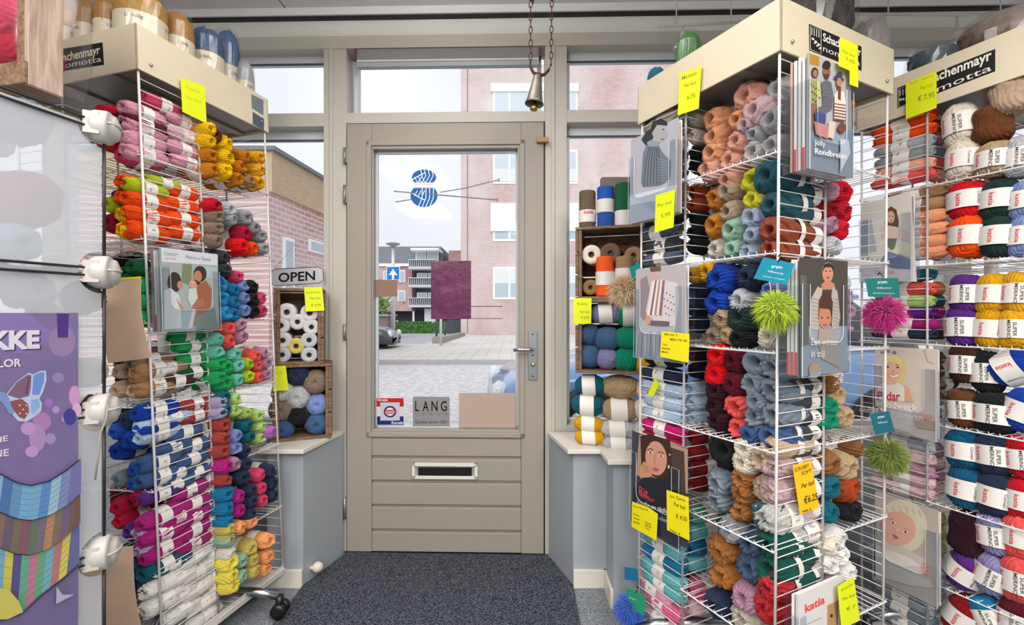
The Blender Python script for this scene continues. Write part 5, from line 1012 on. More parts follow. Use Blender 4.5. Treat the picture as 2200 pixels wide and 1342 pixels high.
g = MB(); g.lathe([(0.075, 0.02), (0.09, 0.12), (0.085, 0.3), (0.06, 0.36)], FILM, 20, SM @ Matrix.Translation((cxr + 0.085, 0.115, zc_)), close=False); tag(g.build('plastic_bag'), 'clear plastic bag around pink yarn in the pale crate', 'bag')
# beige backs of hanging cards
def sheet(corners, pl, mt, label, cat, bend=0.02, name='card', edge=None, th=0.0008):
    tl, tr, br, bl = [pl.hit(*c) for c in corners]; n = 8; vs = []; fs = []
    for j in range(n + 1):
        for i in range(2):
            f = j / n; a = tl.lerp(bl, f); b = tr.lerp(br, f); c = a.lerp(b, i); vs.append(c + pl.n * (bend * math.sin(f * math.pi)))
    k = len(vs); vs += [v - pl.n * th for v in vs]
    for j in range(n): a = j * 2; fs += [(a, a + 2, a + 3, a + 1), (k + a + 1, k + a + 3, k + a + 2, k + a), (a, a + k, a + k + 2, a + 2), (a + 1, a + 3, a + k + 3, a + k + 1)]
    fs += [(0, 1, k + 1, k), (2 * n, 2 * n + k, 2 * n + k + 1, 2 * n + 1)]
    m = MB(); m.add(vs, fs, mt)
    if edge: m.bbox(tl, (tr - tl).normalized(), pl.u, pl.n, (tr - tl).length, 0.006, 0.001, edge)
    return tag(m.build(name), label, cat)
sheet([(226, 603), (303, 598), (326, 768), (232, 780)], LEFT.plane('L', 0.075), BEIGE, 'curved beige card back hanging on the left rack below its pattern books', 'card', 0.012, edge=NOTE2)
sheet([(180, 1182), (286, 1172), (306, 1360), (176, 1360)], LEFT.plane('L', 0.075), BEIGE, 'beige card back hanging low on the left rack', 'card', 0.008)

q0 = SP(0.045); m = MB(); m.tube([q0.hit(232, 868), q0.hit(228, 900), q0.hit(216, 930), q0.hit(211, 975), q0.hit(204, 1030)], 0.0022, mat('grey_twisted_cord', '8E8A86', 0.8), 8); tag(m.build('cord'), 'grey twisted cord dangling from the third connector of the modular shelf', 'cord')
# ================================================================== HOLDERS AND PATTERN BOOKS
def book(pl, o, w_, h_, k, spine, label, th=0.0055, coverfn=None, cols=None):
    """magazine standing with its cover on plane pl; o = bottom left corner (world)"""
    p = Pic(pl); p.bbox(o - pl.n * th, pl.r, pl.u, pl.n, w_, h_, th, paint(spine))
    if cols: p.bbox(o - pl.n * th - pl.r * 0.0004, pl.r, pl.u, pl.n, 0.0008, h_ * 0.2, th, paint(cols))
    if coverfn: coverfn(p)
    return tag(p.build('magazine'), label, 'magazine')
def holder(pl, tl, tr, br, bl, depth, name, coverfn, coverlab, spines=(), side='r', ucut=True, bg='DDDDDD', group=None):
    TL, TR, BR, BL = [pl.hit(*c) for c in (tl, tr, br, bl)]
    zb = (BL.z + BR.z) / 2; zt = (TL.z + TR.z) / 2; w_ = (TR - TL).dot(pl.r); o = Vector((BL.x, BL.y, zb)); h_ = zt - zb
    n = pl.n; r = pl.r; u = pl.u
    book(pl, o, w_, h_, 0, bg, coverlab, coverfn=coverfn)
    gap = 0.010; nb = max(1, int((depth - 0.008) / gap) - 1); sp = list(spines) or ['E8E6E4']
    for i in range(nb):
        pl2 = pl.off(-(i + 1) * gap); book(pl2, o - n * ((i + 1) * gap) - u * 0.0 + r * random.uniform(-0.001, 0.001), w_ * 0.99, h_ * random.uniform(0.965, 1.0), i, sp[i % len(sp)], f'{["second", "third", "fourth", "fifth"][min(i, 3)]} magazine from the front in the holder showing {name}', cols='D8555A' if 'E8' in sp[i % len(sp)] else None)
    H0 = empty('magazine_holder', Matrix.Translation(o)); tag(H0, f'clear acrylic holder with the magazine showing {name}', 'magazine holder')
    z = Vector((0, 0, 0)); e = 0.003; f = 0.004
    g = MB(); g.bbox(z - n * (depth + 0.002) - r * e - u * e, r, u, n, w_ + 2 * e, h_ * 0.95, 0.002, ACRYL); g.build('back_plate', H0)
    g = MB(); g.bbox(z - n * depth - r * e - u * e, r, u, n, w_ + 2 * e, 0.0025, depth + f, ACRYL); g.build('base_plate', H0)
    for s_ in (-e - 0.001, w_ + e): g = MB(); g.bbox(z - n * depth + r * s_ - u * e, r, u, n, 0.0015, h_ * 0.78, depth + f, ACRYL); g.build('side_plate', H0)
    g = MB(); W = w_ + 2 * e; pts = [(-e, -e), (W - e, -e), (W - e, h_ * 0.78), (W - e - 0.03, h_ * 0.78)]
    for i in range(7): t = R(0 - 90 * i / 6); pts.append((W - e - 0.055 + 0.025 * math.cos(t), h_ * 0.36 + 0.025 * math.sin(t)))
    for i in range(7): t = R(-90 - 90 * i / 6); pts.append((-e + 0.055 + 0.025 * math.cos(t), h_ * 0.36 + 0.025 * math.sin(t)))
    pts += [(-e + 0.03, h_ * 0.78), (-e, h_ * 0.78)]
    g.prism([n * f + r * x + u * y for x, y in pts], n, 0.002, ACRYL)
    rim = [n * (f + 0.001) + r * x + u * y for x, y in pts]; g.tube(rim, 0.0008, mat('acrylic_edge', 'D4DCE6', 0.2), 5, closed=True); g.build('front_plate', H0)
    return o, w_, h_
SK = 'C99478'
def cov_portrait(p):
    p.poly([(1357, 300), (1458, 252), (1455, 456), (1353, 479)], 'A9AAB4').poly([(1353, 420), (1455, 396), (1455, 456), (1353, 479)], 'C6CBD6').poly([(1355, 440), (1400, 432), (1455, 440), (1455, 456), (1353, 479)], '9AA2B0')
    p.poly([(1378, 300), (1388, 284), (1400, 276), (1408, 282), (1402, 300), (1390, 316)], '2E3038').ell(1417, 284, 16, 22, 'A4A0A2', -12).poly([(1402, 262), (1420, 254), (1434, 262), (1434, 270), (1412, 268), (1402, 284), (1398, 278)], '2A2C32').ell(1425, 278, 2, 1.4, '1A1A20').poly([(1430, 284), (1436, 291), (1430, 293)], 'A4A0A2').ell(1424, 299, 4, 1.4, '6E5A60')
    p.poly([(1378, 392), (1382, 330), (1392, 306), (1412, 308), (1426, 330), (1442, 346), (1440, 384), (1420, 398), (1382, 402)], '6C7480').poly([(1390, 306), (1400, 300), (1418, 306), (1412, 316), (1396, 316)], '8A929E')
    for i in range(6): p.line([(1384 + i * 7, 400 - i), (1388 + i * 6, 350), (1396 + i * 4, 314)], 1.4, '454C58')
    for i in range(9): p.line([(1414 + (i % 3), 340 + i * 6), (1438, 348 + i * 5)], 1.0, '98A2AE')
def cov_stripes(p):
    p.poly([(1370, 577), (1473, 570), (1479, 777), (1365, 767)], 'B0AAAE').poly([(1366, 700), (1476, 704), (1479, 777), (1365, 767)], 'A8AEB4').poly([(1376, 600), (1390, 592), (1400, 640), (1385, 690), (1376, 680)], '8E8288')
    p.ell(1408, 586, 10, 12, 'C8A49A').poly([(1396, 572), (1420, 571), (1420, 582), (1398, 584)], '6C5048').poly([(1400, 604), (1424, 600), (1456, 608), (1460, 640), (1452, 700), (1396, 700), (1388, 668)], 'CDC6CA')
    for i, c in enumerate(('E4D8D0', '8A6474', 'E4D8D0', 'A08A80', 'E4D8D0', '8A6474')): p.poly([(1404 + i * 4, 602), (1409 + i * 4, 602), (1397 + i * 5, 678), (1391 + i * 5, 676)], c)
    for i in range(14): p.ell(1426 + (i * 7) % 26, 625 + i * 4, 1.2, 1.6, '4A4450')
    p.poly([(1390, 676), (1402, 682), (1406, 694), (1392, 696)], SK).poly([(1400, 688), (1440, 690), (1438, 700), (1398, 698)], '6C5A62')
    for i in range(10): p.line([(1372 + i * 9, 712), (1368 + i * 10, 764)], 3, '8E939C' if i % 2 else 'BEC2C8')
def cov_woman(p):
    p.poly([(1372, 930), (1478, 962), (1478, 1178), (1357, 1130)], '3E3F4C').poly([(1374, 932), (1478, 964), (1478, 1060), (1366, 1020)], 'A88A74').poly([(1440, 960), (1470, 970), (1474, 1080), (1452, 1090), (1436, 1010)], '4A3A34').poly([(1376, 936), (1392, 936), (1394, 990), (1378, 1000)], '3A2A24')
    p.poly([(1380, 935), (1396, 932), (1440, 945), (1444, 1010), (1430, 1040), (1386, 1010)], '3C2A24').ell(1410, 984, 23, 37, 'C49078', -6, 28).poly([(1384, 952), (1396, 938), (1408, 938), (1400, 948), (1390, 962), (1384, 976)], '3C2A24').poly([(1408, 938), (1432, 946), (1440, 976), (1432, 968), (1424, 952)], '3C2A24')
    p.ell(1398, 972, 5.2, 2.2, 'E8DCD4').ell(1398, 972, 2.2, 2.2, '3A2418').ell(1421, 979, 5.2, 2.2, 'E8DCD4').ell(1421, 979, 2.2, 2.2, '3A2418').line([(1391, 966), (1398, 963), (1404, 966)], 1.6, '3A2820').line([(1414, 971), (1421, 970), (1428, 974)], 1.6, '3A2820')
    p.line([(1409, 975), (1406, 994), (1411, 997)], 1.2, 'A06C54').poly([(1401, 1006), (1408, 1003), (1418, 1008), (1410, 1012)], 'A8545A')
    p.poly([(1372, 1012), (1384, 990), (1394, 998), (1404, 1016), (1396, 1028), (1380, 1034)], 'C08A6C').poly([(1362, 1050), (1380, 1026), (1400, 1024), (1424, 1030), (1444, 1010), (1462, 1060), (1474, 1110), (1440, 1100), (1362, 1070)], '25252C')
    for i in range(3): p.line([(1382 + i * 4, 996 + i * 2), (1388 + i * 4, 1014)], 0.8, '9A6A50')
    p.ell(1440, 976, 1.8, 1.8, 'D8C8B8').ell(1438, 1002, 2, 4, 'C8C0C0')
    p.text('Rit', 1374, 1060, 1394, 1068, 17, 'B8404E', 0.02).text('Rildar', 1376, 1066, 1408, 1079, 9, 'C84452').text('Nodig en tijdloos', 1371, 1082, 1450, 1107, 9, 'D4CED0', 0.02).text('bochen', 1414, 1114, 1434, 1122, 9, 'D4CED0', 0.02)
def cov_trio(p):
    p.poly([(1736, 111), (1827, 150), (1832, 383), (1737, 360)], 'A7A6A8').poly([(1739, 115), (1760, 122), (1760, 143), (1739, 138)], 'A87A30').poly([(1738, 270), (1832, 280), (1832, 383), (1737, 360)], '8E98A4')
    p.poly([(1739, 175), (1750, 168), (1762, 178), (1764, 205), (1758, 222), (1739, 222)], 'B8B070').ell(1750, 157, 8, 12, '3A2E2C').ell(1751, 158, 5, 8, '9A6A50').poly([(1742, 222), (1756, 222), (1756, 290), (1744, 280)], 'A8705C')
    for i in range(10): p.ell(1742 + (i * 5) % 18, 182 + i * 4, 2, 1.6, '5A5838')
    p.poly([(1762, 178), (1774, 172), (1784, 178), (1788, 200), (1786, 235), (1770, 246), (1752, 240), (1752, 232), (1766, 228)], '5C6068').ell(1774, 155, 8, 14, '8A5A46').ell(1774, 141, 8.5, 10, '2A2626').poly([(1768, 160), (1780, 160), (1778, 170), (1770, 170)], '4A3430')
    for i in range(12): p.line([(1764, 182 + i * 4), (1784, 184 + i * 4)], 0.8, '7C828C')
    p.ell(1799, 170, 12, 4, '3C4048', 18).ell(1800, 163, 6.5, 8, '3C4048').ell(1799, 178, 6, 9, 'A87C66').poly([(1789, 205), (1795, 196), (1809, 198), (1813, 215), (1812, 262), (1788, 258)], 'D8CEC4').poly([(1796, 186), (1803, 188), (1802, 218), (1796, 214)], '6A4030')
    for i in range(6): p.line([(1788, 224 + i * 6.5), (1812, 228 + i * 6.5)], 2.6, '8A4A3E')
    p.ell(1804, 276, 9, 11, '6A4434').poly([(1745, 240), (1770, 248), (1768, 270), (1748, 268)], '3A4878').poly([(1744, 262), (1776, 272), (1774, 300), (1748, 290)], 'B47A78').poly([(1776, 262), (1790, 264), (1786, 300), (1774, 296)], 'C4BCA8')
    p.poly([(1800, 300), (1818, 302), (1822, 330), (1800, 372)], 'B4BECA').text('Jolly', 1744, 312, 1768, 316, 11, 'DAD6D4', 0.02).text('Rondbreien', 1745, 331, 1813, 343, 12, 'DAD6D4', 0.02)
def cov_winter(p):
    p.poly([(1717, 552), (1817, 561), (1822, 797), (1721, 809)], '47423F').poly([(1719, 700), (1820, 700), (1822, 797), (1721, 809)], '8A96A4').poly([(1719, 590), (1732, 592), (1738, 740), (1720, 745)], '5C5A58')
    p.ell(1778, 585, 12, 22, 'C08468').poly([(1766, 585), (1770, 568), (1780, 564), (1790, 572), (1792, 590), (1786, 574), (1772, 574)], '2A2220').ell(1774, 582, 2, 1.2, '2A1A18').ell(1783, 582, 2, 1.2, '2A1A18').ell(1778, 596, 4, 2, '9A4A44').poly([(1764, 610), (1778, 600), (1792, 610), (1794, 622), (1764, 622)], 'B87A62')
    p.poly([(1738, 690), (1742, 640), (1756, 615), (1766, 620), (1762, 660), (1758, 708), (1742, 708)], 'B0A49C').poly([(1788, 615), (1798, 625), (1804, 680), (1800, 705), (1786, 708), (1784, 640)], 'A8A098')
    p.ell(1771, 682, 14, 24, 'B87A64').poly([(1756, 690), (1758, 645), (1768, 626), (1782, 628), (1788, 650), (1786, 690), (1782, 664), (1760, 662)], '4A2E26').ell(1765, 682, 2.2, 1.4, '2A1A18').ell(1778, 682, 2.2, 1.4, '2A1A18').ell(1771, 698, 4.5, 1.6, '9A4844').poly([(1758, 706), (1786, 706), (1798, 726), (1802, 790), (1764, 770), (1756, 730)], '9C8E88')
    for i in range(8): p.line([(1742, 640 + i * 8), (1760, 644 + i * 8)], 0.8, '8A8078').line([(1788, 640 + i * 8), (1802, 646 + i * 8)], 0.8, '8A8078')
    p.text('Een winter', 1739, 741, 1797, 741, 15, 'D6D2D0', 0.015).text('in stijl', 1739, 766, 1768, 766, 15, 'D6D2D0', 0.015).ell(1747, 795, 13, 16, 'A08A78').poly([(1736, 800), (1760, 797), (1760, 805), (1736, 808)], '8A96A4')
def cov_katia(p):
    p.poly([(1714, 1281), (1811, 1233), (1811, 1460), (1714, 1460)], 'D2CFCE').text('katia', 1729, 1316, 1772, 1294, 17, 'D8504E', 0.035).poly([(1777, 1300), (1811, 1284), (1811, 1342), (1777, 1360)], 'B08A62').ell(1786, 1322, 3, 4, '2A2420').line([(1730, 1342), (1765, 1326)], 1.2, '8A8A90').ell(1790, 1345, 3, 3, 'C03A30')
def cov_girl(p):
    p.poly([(1850, 440), (1957, 410), (1970, 605), (1850, 600)], 'D6D0CA').poly([(1850, 560), (1968, 572), (1970, 605), (1850, 600)], 'D8D4DA').poly([(1850, 480), (1872, 470), (1884, 540), (1850, 545)], 'A8B0C0')
    p.poly([(1900, 478), (1904, 452), (1914, 443), (1926, 450), (1931, 475), (1930, 495), (1904, 490)], '6A4A38').ell(1914, 466, 8.5, 13, 'D8AC96').ell(1911, 464, 1.4, 1, '3A2820').ell(1918, 465, 1.4, 1, '3A2820').ell(1914, 474, 3, 1, 'B8605C')
    p.poly([(1893, 490), (1908, 484), (1930, 488), (1955, 498), (1956, 520), (1930, 512), (1912, 516), (1896, 510)], 'D8BCB6').poly([(1905, 512), (1928, 512), (1920, 540), (1908, 530)], '6A7468').poly([(1896, 552), (1910, 540), (1956, 556), (1956, 578), (1920, 576), (1896, 566)], '7484A0').poly([(1912, 540), (1945, 520), (1956, 530), (1956, 552), (1925, 545)], 'D8D4B8')
    p.text('Jessie', 1880, 585, 1922, 588, 8, 'E49AA8')
def cov_toddler(p):
    p.poly([(1885, 744), (2016, 750), (2014, 950), (1880, 913)], 'CFC2B8').ell(1922, 796, 26, 34, 'D8C080', 0, 28).ell(1918, 792, 22, 27, 'DDB092', 0, 28).poly([(1896, 775), (1906, 764), (1924, 762), (1938, 772), (1938, 790), (1926, 778), (1910, 776), (1898, 798)], 'E0CC90')
    for x, y in ((1896, 758), (1908, 754), (1922, 757)): p.ell(x, y, 5, 3.4, '8A7C84', 30)
    p.ell(1908, 788, 2.4, 2, '3A3430').ell(1929, 789, 2.4, 2, '3A3430').line([(1904, 783), (1912, 782)], 1, 'A08458').line([(1925, 783), (1933, 784)], 1, 'A08458').poly([(1910, 802), (1920, 806), (1932, 801), (1928, 809), (1916, 811)], 'F0E4E0').line([(1910, 802), (1920, 806), (1932, 801)], 1.2, 'B85A54').ell(1920, 797, 2.4, 2, 'C89078')
    p.poly([(1886, 830), (1900, 820), (1930, 822), (1944, 832), (1944, 862), (1886, 858)], 'E0D8D2').poly([(1944, 826), (1954, 834), (1964, 864), (1944, 862)], 'D8A488').poly([(1900, 815), (1928, 815), (1926, 826), (1904, 826)], 'DDB092')
    p.line([(1988, 750), (1996, 775), (2008, 780)], 4, 'D8B4A4').poly([(1890, 880), (1960, 880), (1958, 930), (1886, 910)], 'DCD2CA').poly([(1966, 900), (2012, 905), (2012, 925), (1970, 918)], 'B8A08C').ell(1988, 895, 18, 6, 'D89A90')
    p.text('Pildar', 1887, 858, 1935, 860, 18, 'C83A40', 0.02).text('Handwerk', 1884, 872, 1972, 882, 12, 'EFEAE6', 0.015).text('& Kinderen', 1900, 893, 1984, 903, 12, 'EFEAE6', 0.01)
def cov_baby(p):
    p.poly([(1881, 1056), (2014, 1097), (2016, 1306), (1880, 1242)], 'AFA59C').ell(1938, 1130, 54, 58, 'CBC2AC', -12, 30).ell(1928, 1135, 40, 37, 'D2A08E', 22, 30)
    for i in range(7): p.line([(1890 + i * 14, 1096 - 10 * math.sin(i / 2)), (1896 + i * 14, 1110 - 10 * math.sin(i / 2))], 1.2, 'A89E88')
    p.ell(1919, 1122, 5, 3, 'F0E6E0').ell(1919, 1122, 2.6, 2.6, '3C3838').ell(1946, 1142, 5, 3, 'F0E6E0').ell(1946, 1142, 2.6, 2.6, '3C3838').line([(1911, 1114), (1921, 1114)], 1, '9A7460').line([(1942, 1133), (1952, 1138)], 1, '9A7460').ell(1929, 1138, 4.5, 3.5, 'DCB0A0').poly([(1918, 1146), (1926, 1150), (1932, 1156), (1924, 1157)], 'A85A58')
    p.poly([(1882, 1150), (1900, 1165), (1950, 1180), (1990, 1200), (2004, 1262), (1960, 1258), (1882, 1235)], 'BDB8AE').ell(1990, 1225, 10, 18, 'CF9C90', -20).poly([(1882, 1170), (1950, 1195), (1980, 1215), (1940, 1216), (1882, 1192)], 'D2CEC6')
    for i in range(4): p.line([(1984 + i * 2, 1210 + i * 8), (1996, 1208 + i * 9)], 1, 'A87468')
    p.text('Family', 1887, 1180, 1945, 1205, 9, 'DAD6D0')
def cov_family(p):
    p.poly([(346, 534), (468, 548), (470, 706), (349, 712)], 'A0A8A6').poly([(346, 532), (467, 546), (467, 570), (347, 562)], 'CDD0D6').text('CONCEPT', 352, 547, 382, 551, 6, '55585C').text('by katia', 356, 556, 378, 558, 4, 'C05050').text('Merino x Family', 399, 555, 453, 561, 7.5, '6A6E74')
    p.poly([(392, 566), (412, 568), (410, 612), (390, 606)], '7A8260').poly([(430, 570), (466, 574), (468, 600), (445, 596)], 'A8B8BC')
    p.ell(374, 606, 15, 22, '3A302E').ell(386, 612, 6, 9, 'B88468').poly([(352, 624), (366, 618), (384, 634), (392, 670), (390, 705), (352, 708)], 'C9CDD0').poly([(378, 640), (394, 662), (400, 668), (390, 674)], 'B88468')
    p.ell(429, 588, 14, 17, '3A2E2C').ell(424, 594, 9, 13, 'B47C5C').poly([(416, 600), (430, 606), (428, 612), (416, 608)], '4A3430').poly([(424, 612), (442, 602), (454, 622), (452, 660), (440, 700), (412, 698), (416, 650)], '9A6048').poly([(412, 650), (436, 640), (438, 656), (414, 664)], 'A86E54')
    p.ell(413, 610, 8, 8.5, 'CFA088').poly([(405, 620), (420, 618), (424, 640), (410, 660), (402, 640)], 'C4C8CC').poly([(388, 664), (412, 668), (410, 708), (390, 708)], '9AA8B0').poly([(412, 664), (420, 664), (412, 704), (404, 704)], 'D4D0CC').ell(410, 610, 1, 1, '2A2020').ell(416, 611, 1, 1, '2A2020')
    p.poly([(420, 680), (460, 660), (468, 705), (420, 708)], '72827C')
holder(TOWER.plane('L', 0.065), (1357, 300), (1458, 252), (1455, 456), (1353, 479), 0.045, 'a grey side portrait', cov_portrait, 'magazine with a grey side portrait of a person, top left of the tower rack', ('D8B8A8', 'E8E6E4', '7A5A80'), bg='B8BAC2')
holder(TOWER.plane('L', 0.065), (1370, 577), (1473, 570), (1479, 777), (1365, 767), 0.045, 'a striped knitted scarf', cov_stripes, 'magazine with a striped knitted scarf, middle of the tower rack left half', ('B8B8BC', 'E8E6E4'), bg='B0AEB4')
holder(TOWER.plane('L', 0.065), (1372, 932), (1478, 964), (1478, 1178), (1357, 1130), 0.05, 'a woman in a black turtleneck', cov_woman, 'magazine with a woman in a black turtleneck resting her hand at her cheek', ('C8C4C4', '9A8A84', 'E8E6E4'), bg='3E3F4C')
holder(TOWER.plane('R', 0.075), (1736, 111), (1827, 150), (1832, 383), (1737, 360), 0.062, 'three people in knitwear', cov_trio, 'magazine with three people in knitwear near the tower top', ('E8E6E4', 'D8D4D0', 'E8E6E4', 'C8A090'), bg='A7A6A8')
holder(TOWER.plane('R', 0.07), (1717, 552), (1817, 561), (1822, 797), (1721, 809), 0.055, 'two people embracing on black', cov_winter, 'magazine reading Een winter in stijl with two people in knitwear', ('E8E6E4', 'E8E2E0', 'E8E6E4', 'D8D4D0'), bg='47423F')
holder(TOWER.plane('R', 0.07), (1714, 1281), (1811, 1233), (1811, 1460), (1714, 1460), 0.03, 'a red title on white', cov_katia, 'white magazine with a red title at the bottom of the tower rack', ('E8E6E4', 'D8D6D4'), bg='D2CFCE')
holder(RIGHT.plane('L', 0.06), (1850, 440), (1957, 410), (1970, 605), (1850, 600), 0.04, 'a young woman in a pink jumper', cov_girl, 'pale magazine with a young woman in pink jumper and jeans', ('8A8C94', 'E8E6E4'), bg='D6D0CA')
holder(RIGHT.plane('L', 0.06), (1885, 744), (2016, 750), (2014, 950), (1880, 913), 0.045, 'a smiling blond toddler', cov_toddler, 'magazine with a smiling blond toddler in a white top', ('9A9C9E', 'E8E6E4'), bg='CFC2B8')
holder(RIGHT.plane('L', 0.06), (1881, 1056), (2014, 1097), (2016, 1306), (1880, 1242), 0.045, 'a baby in a knitted bonnet', cov_baby, 'magazine with a baby in a cream knitted bonnet', ('C8C4C0', 'E8E6E4'), bg='AFA59C')
holder(LEFT.plane('R', 0.055), (346, 534), (468, 548), (470, 706), (349, 712), 0.05, 'a couple holding a baby', cov_family, 'magazine with a couple holding a baby on the left rack', ('B8C0C4', 'E8E6E4', '8A8480', 'C0C4C8'), bg='8FA0A0')

# ================================================================== PRICE NOTES
def note(pl, pts, lines, label, m_=None, ink='8A9A10', fold=None):
    p = Pic(pl); p.base(pts[::-1], m_ or NOTE, 0.0008)
    for (t, x0, y0, x1, y1, h, *c) in lines: p.text(t, x0, y0, x1, y1, h, c[0] if c else ink, 0.012)
    return tag(p.build('price_card'), label, 'price card')
note(LEFT.plane('R', 0.022), [(388, 167), (440, 185), (444, 265), (392, 240)], [('Katia', 398, 190, 430, 200, 7, 'C6D000'), ('Per bol', 400, 212, 432, 222, 7, 'C6D000')], 'yellow card hanging from the header of the left rack')
note(TOWER.plane('L', 0.02), [(1460, 158), (1507, 142), (1501, 233), (1456, 248)], [('Mohair', 1465, 172, 1498, 160, 8), ('Per bol', 1470, 188, 1495, 180, 7), ('6.75', 1476, 214, 1494, 209, 9)], 'yellow card on the header left side of the tower rack')
note(TOWER.plane('L', 0.075), [(1409, 419), (1450, 407), (1447, 488), (1406, 500)], [('Per bol', 1413, 445, 1442, 437, 7), ('5.95', 1420, 468, 1440, 462, 8)], 'yellow card at the bottom of the grey portrait magazine')
note(TOWER.plane('L', 0.078), [(1421, 711), (1481, 717), (1479, 779), (1418, 766)], [('Mode 2', 1428, 720, 1456, 722, 5, '6A6A20'), ('Mille Fili 60', 1440, 731, 1476, 734, 5, '55551A'), ('Set:', 1424, 741, 1434, 742, 4, '6A6A20'), ('Noordzee', 1422, 749, 1440, 751, 4, '4A4A18'), ('Merino', 1422, 757, 1436, 758, 4, '4A4A18')], 'yellow written card on the striped scarf magazine', NOTE2)
note(TOWER.plane('L', 0.08), [(1358, 1077), (1394, 1090), (1413, 1104), (1410, 1161), (1357, 1131)], [('Stone Wash 60', 1360, 1088, 1392, 1098, 4.5, '4A4A18'), ('bruin', 1361, 1105, 1374, 1110, 4, '4A4A18'), ('zwart', 1361, 1113, 1374, 1118, 4, '4A4A18'), ('grijs', 1361, 1121, 1374, 1126, 4, '4A4A18'), ('mos', 1386, 1122, 1400, 1128, 4, '4A4A18'), ('rood', 1386, 1134, 1396, 1139, 4, 'C05010'), ('blauw', 1386, 1128, 1400, 1134, 4, '4A4A18')], 'small yellow written card at the lower left of the turtleneck magazine', NOTE2)
note(TOWER.plane('L', 0.082), [(1432, 1052), (1479, 1068), (1481, 1161), (1433, 1138)], [('Inv. Dante', 1440, 1068, 1472, 1078, 7, '5A5410'), ('Per bol', 1448, 1085, 1472, 1095, 8, '4A4410'), ('€ 4.50', 1452, 1112, 1476, 1120, 9, '5A5410'), ('Nld 4', 1440, 1140, 1462, 1150, 5, '5A5410')], 'tall yellow price card at the lower right of the turtleneck magazine', NOTE2)
note(TOWER.plane('L', 0.02), [(1407, 812), (1416, 824), (1403, 852), (1391, 848)], [], 'small slanting yellow slip on the side wires of the tower rack')
note(TOWER.plane('R', 0.088), [(1805, 80), (1843, 97), (1844, 188), (1826, 181), (1826, 152), (1802, 141)], [('Per bol', 1810, 112, 1836, 124, 7), ('7.95', 1816, 130, 1836, 138, 8)], 'yellow card covering the name plate on the tower header')
note(TOWER.plane('R', 0.012), [(1703, 1000), (1743, 988), (1760, 1090), (1719, 1105)], [('SCRUBBY', 1707, 1014, 1738, 1003, 8, '2E2A10'), ('SOFT', 1722, 1021, 1743, 1014, 8, '2E2A10'), ('Per bol', 1722, 1049, 1748, 1040, 10, '2E2A10'), ('€6.25', 1727, 1082, 1756, 1072, 15, '2E2A10'), ('Nld 5', 1724, 1101, 1742, 1095, 5, '3E3A10')], 'tilted orange yellow card reading SCRUBBY SOFT Per bol on the tower rack', mat('orange_yellow_card', 'F0BE00', 0.6))
note(TOWER.plane('R', 0.085), [(1800, 1260), (1834, 1238), (1848, 1332), (1808, 1350)], [('Katia', 1808, 1270, 1832, 1256, 6), ('Per bol', 1810, 1290, 1836, 1280, 7), ('€ 7', 1818, 1312, 1838, 1305, 8)], 'yellow card at the bottom right of the tower rack')
note(RIGHT.plane('L', 0.022), [(1946, 179), (2012, 152), (2012, 232), (1946, 256)], [('Super merino', 1955, 182, 2006, 163, 5, 'A8B400'), ('Per bol', 1978, 194, 2004, 185, 8, 'A8B400'), ('€ 7.95', 1972, 218, 2008, 208, 11, '8A9420')], 'bright yellow price card on the header of the far right rack')
note(Plane(o2 + CN * 0.004, CN), [(653, 617), (692, 616), (697, 667), (657, 669)], [('Katia cotton', 658, 630, 688, 629, 4), ('Per bol', 666, 643, 688, 642, 5), ('€ 4.95', 668, 658, 690, 657, 5)], 'yellow card at the top right corner of the upper left crate')
note(Plane(o1 + CN * 0.004, CN), [(587, 787), (614, 785), (620, 838), (586, 840)], [('sok', 592, 803, 608, 802, 6, 'B4C000')], 'yellow card hanging on the lower left crate beside rack')
note(Plane(RO + RN * 0.004, RN), [(1232, 640), (1271, 640), (1270, 695), (1232, 696)], [('Katia', 1240, 655, 1262, 655, 6), ('Per bol', 1246, 672, 1266, 672, 5), ('€ 6.50', 1248, 684, 1266, 684, 5)], 'yellow card on the left corner of the middle right-hand crate')

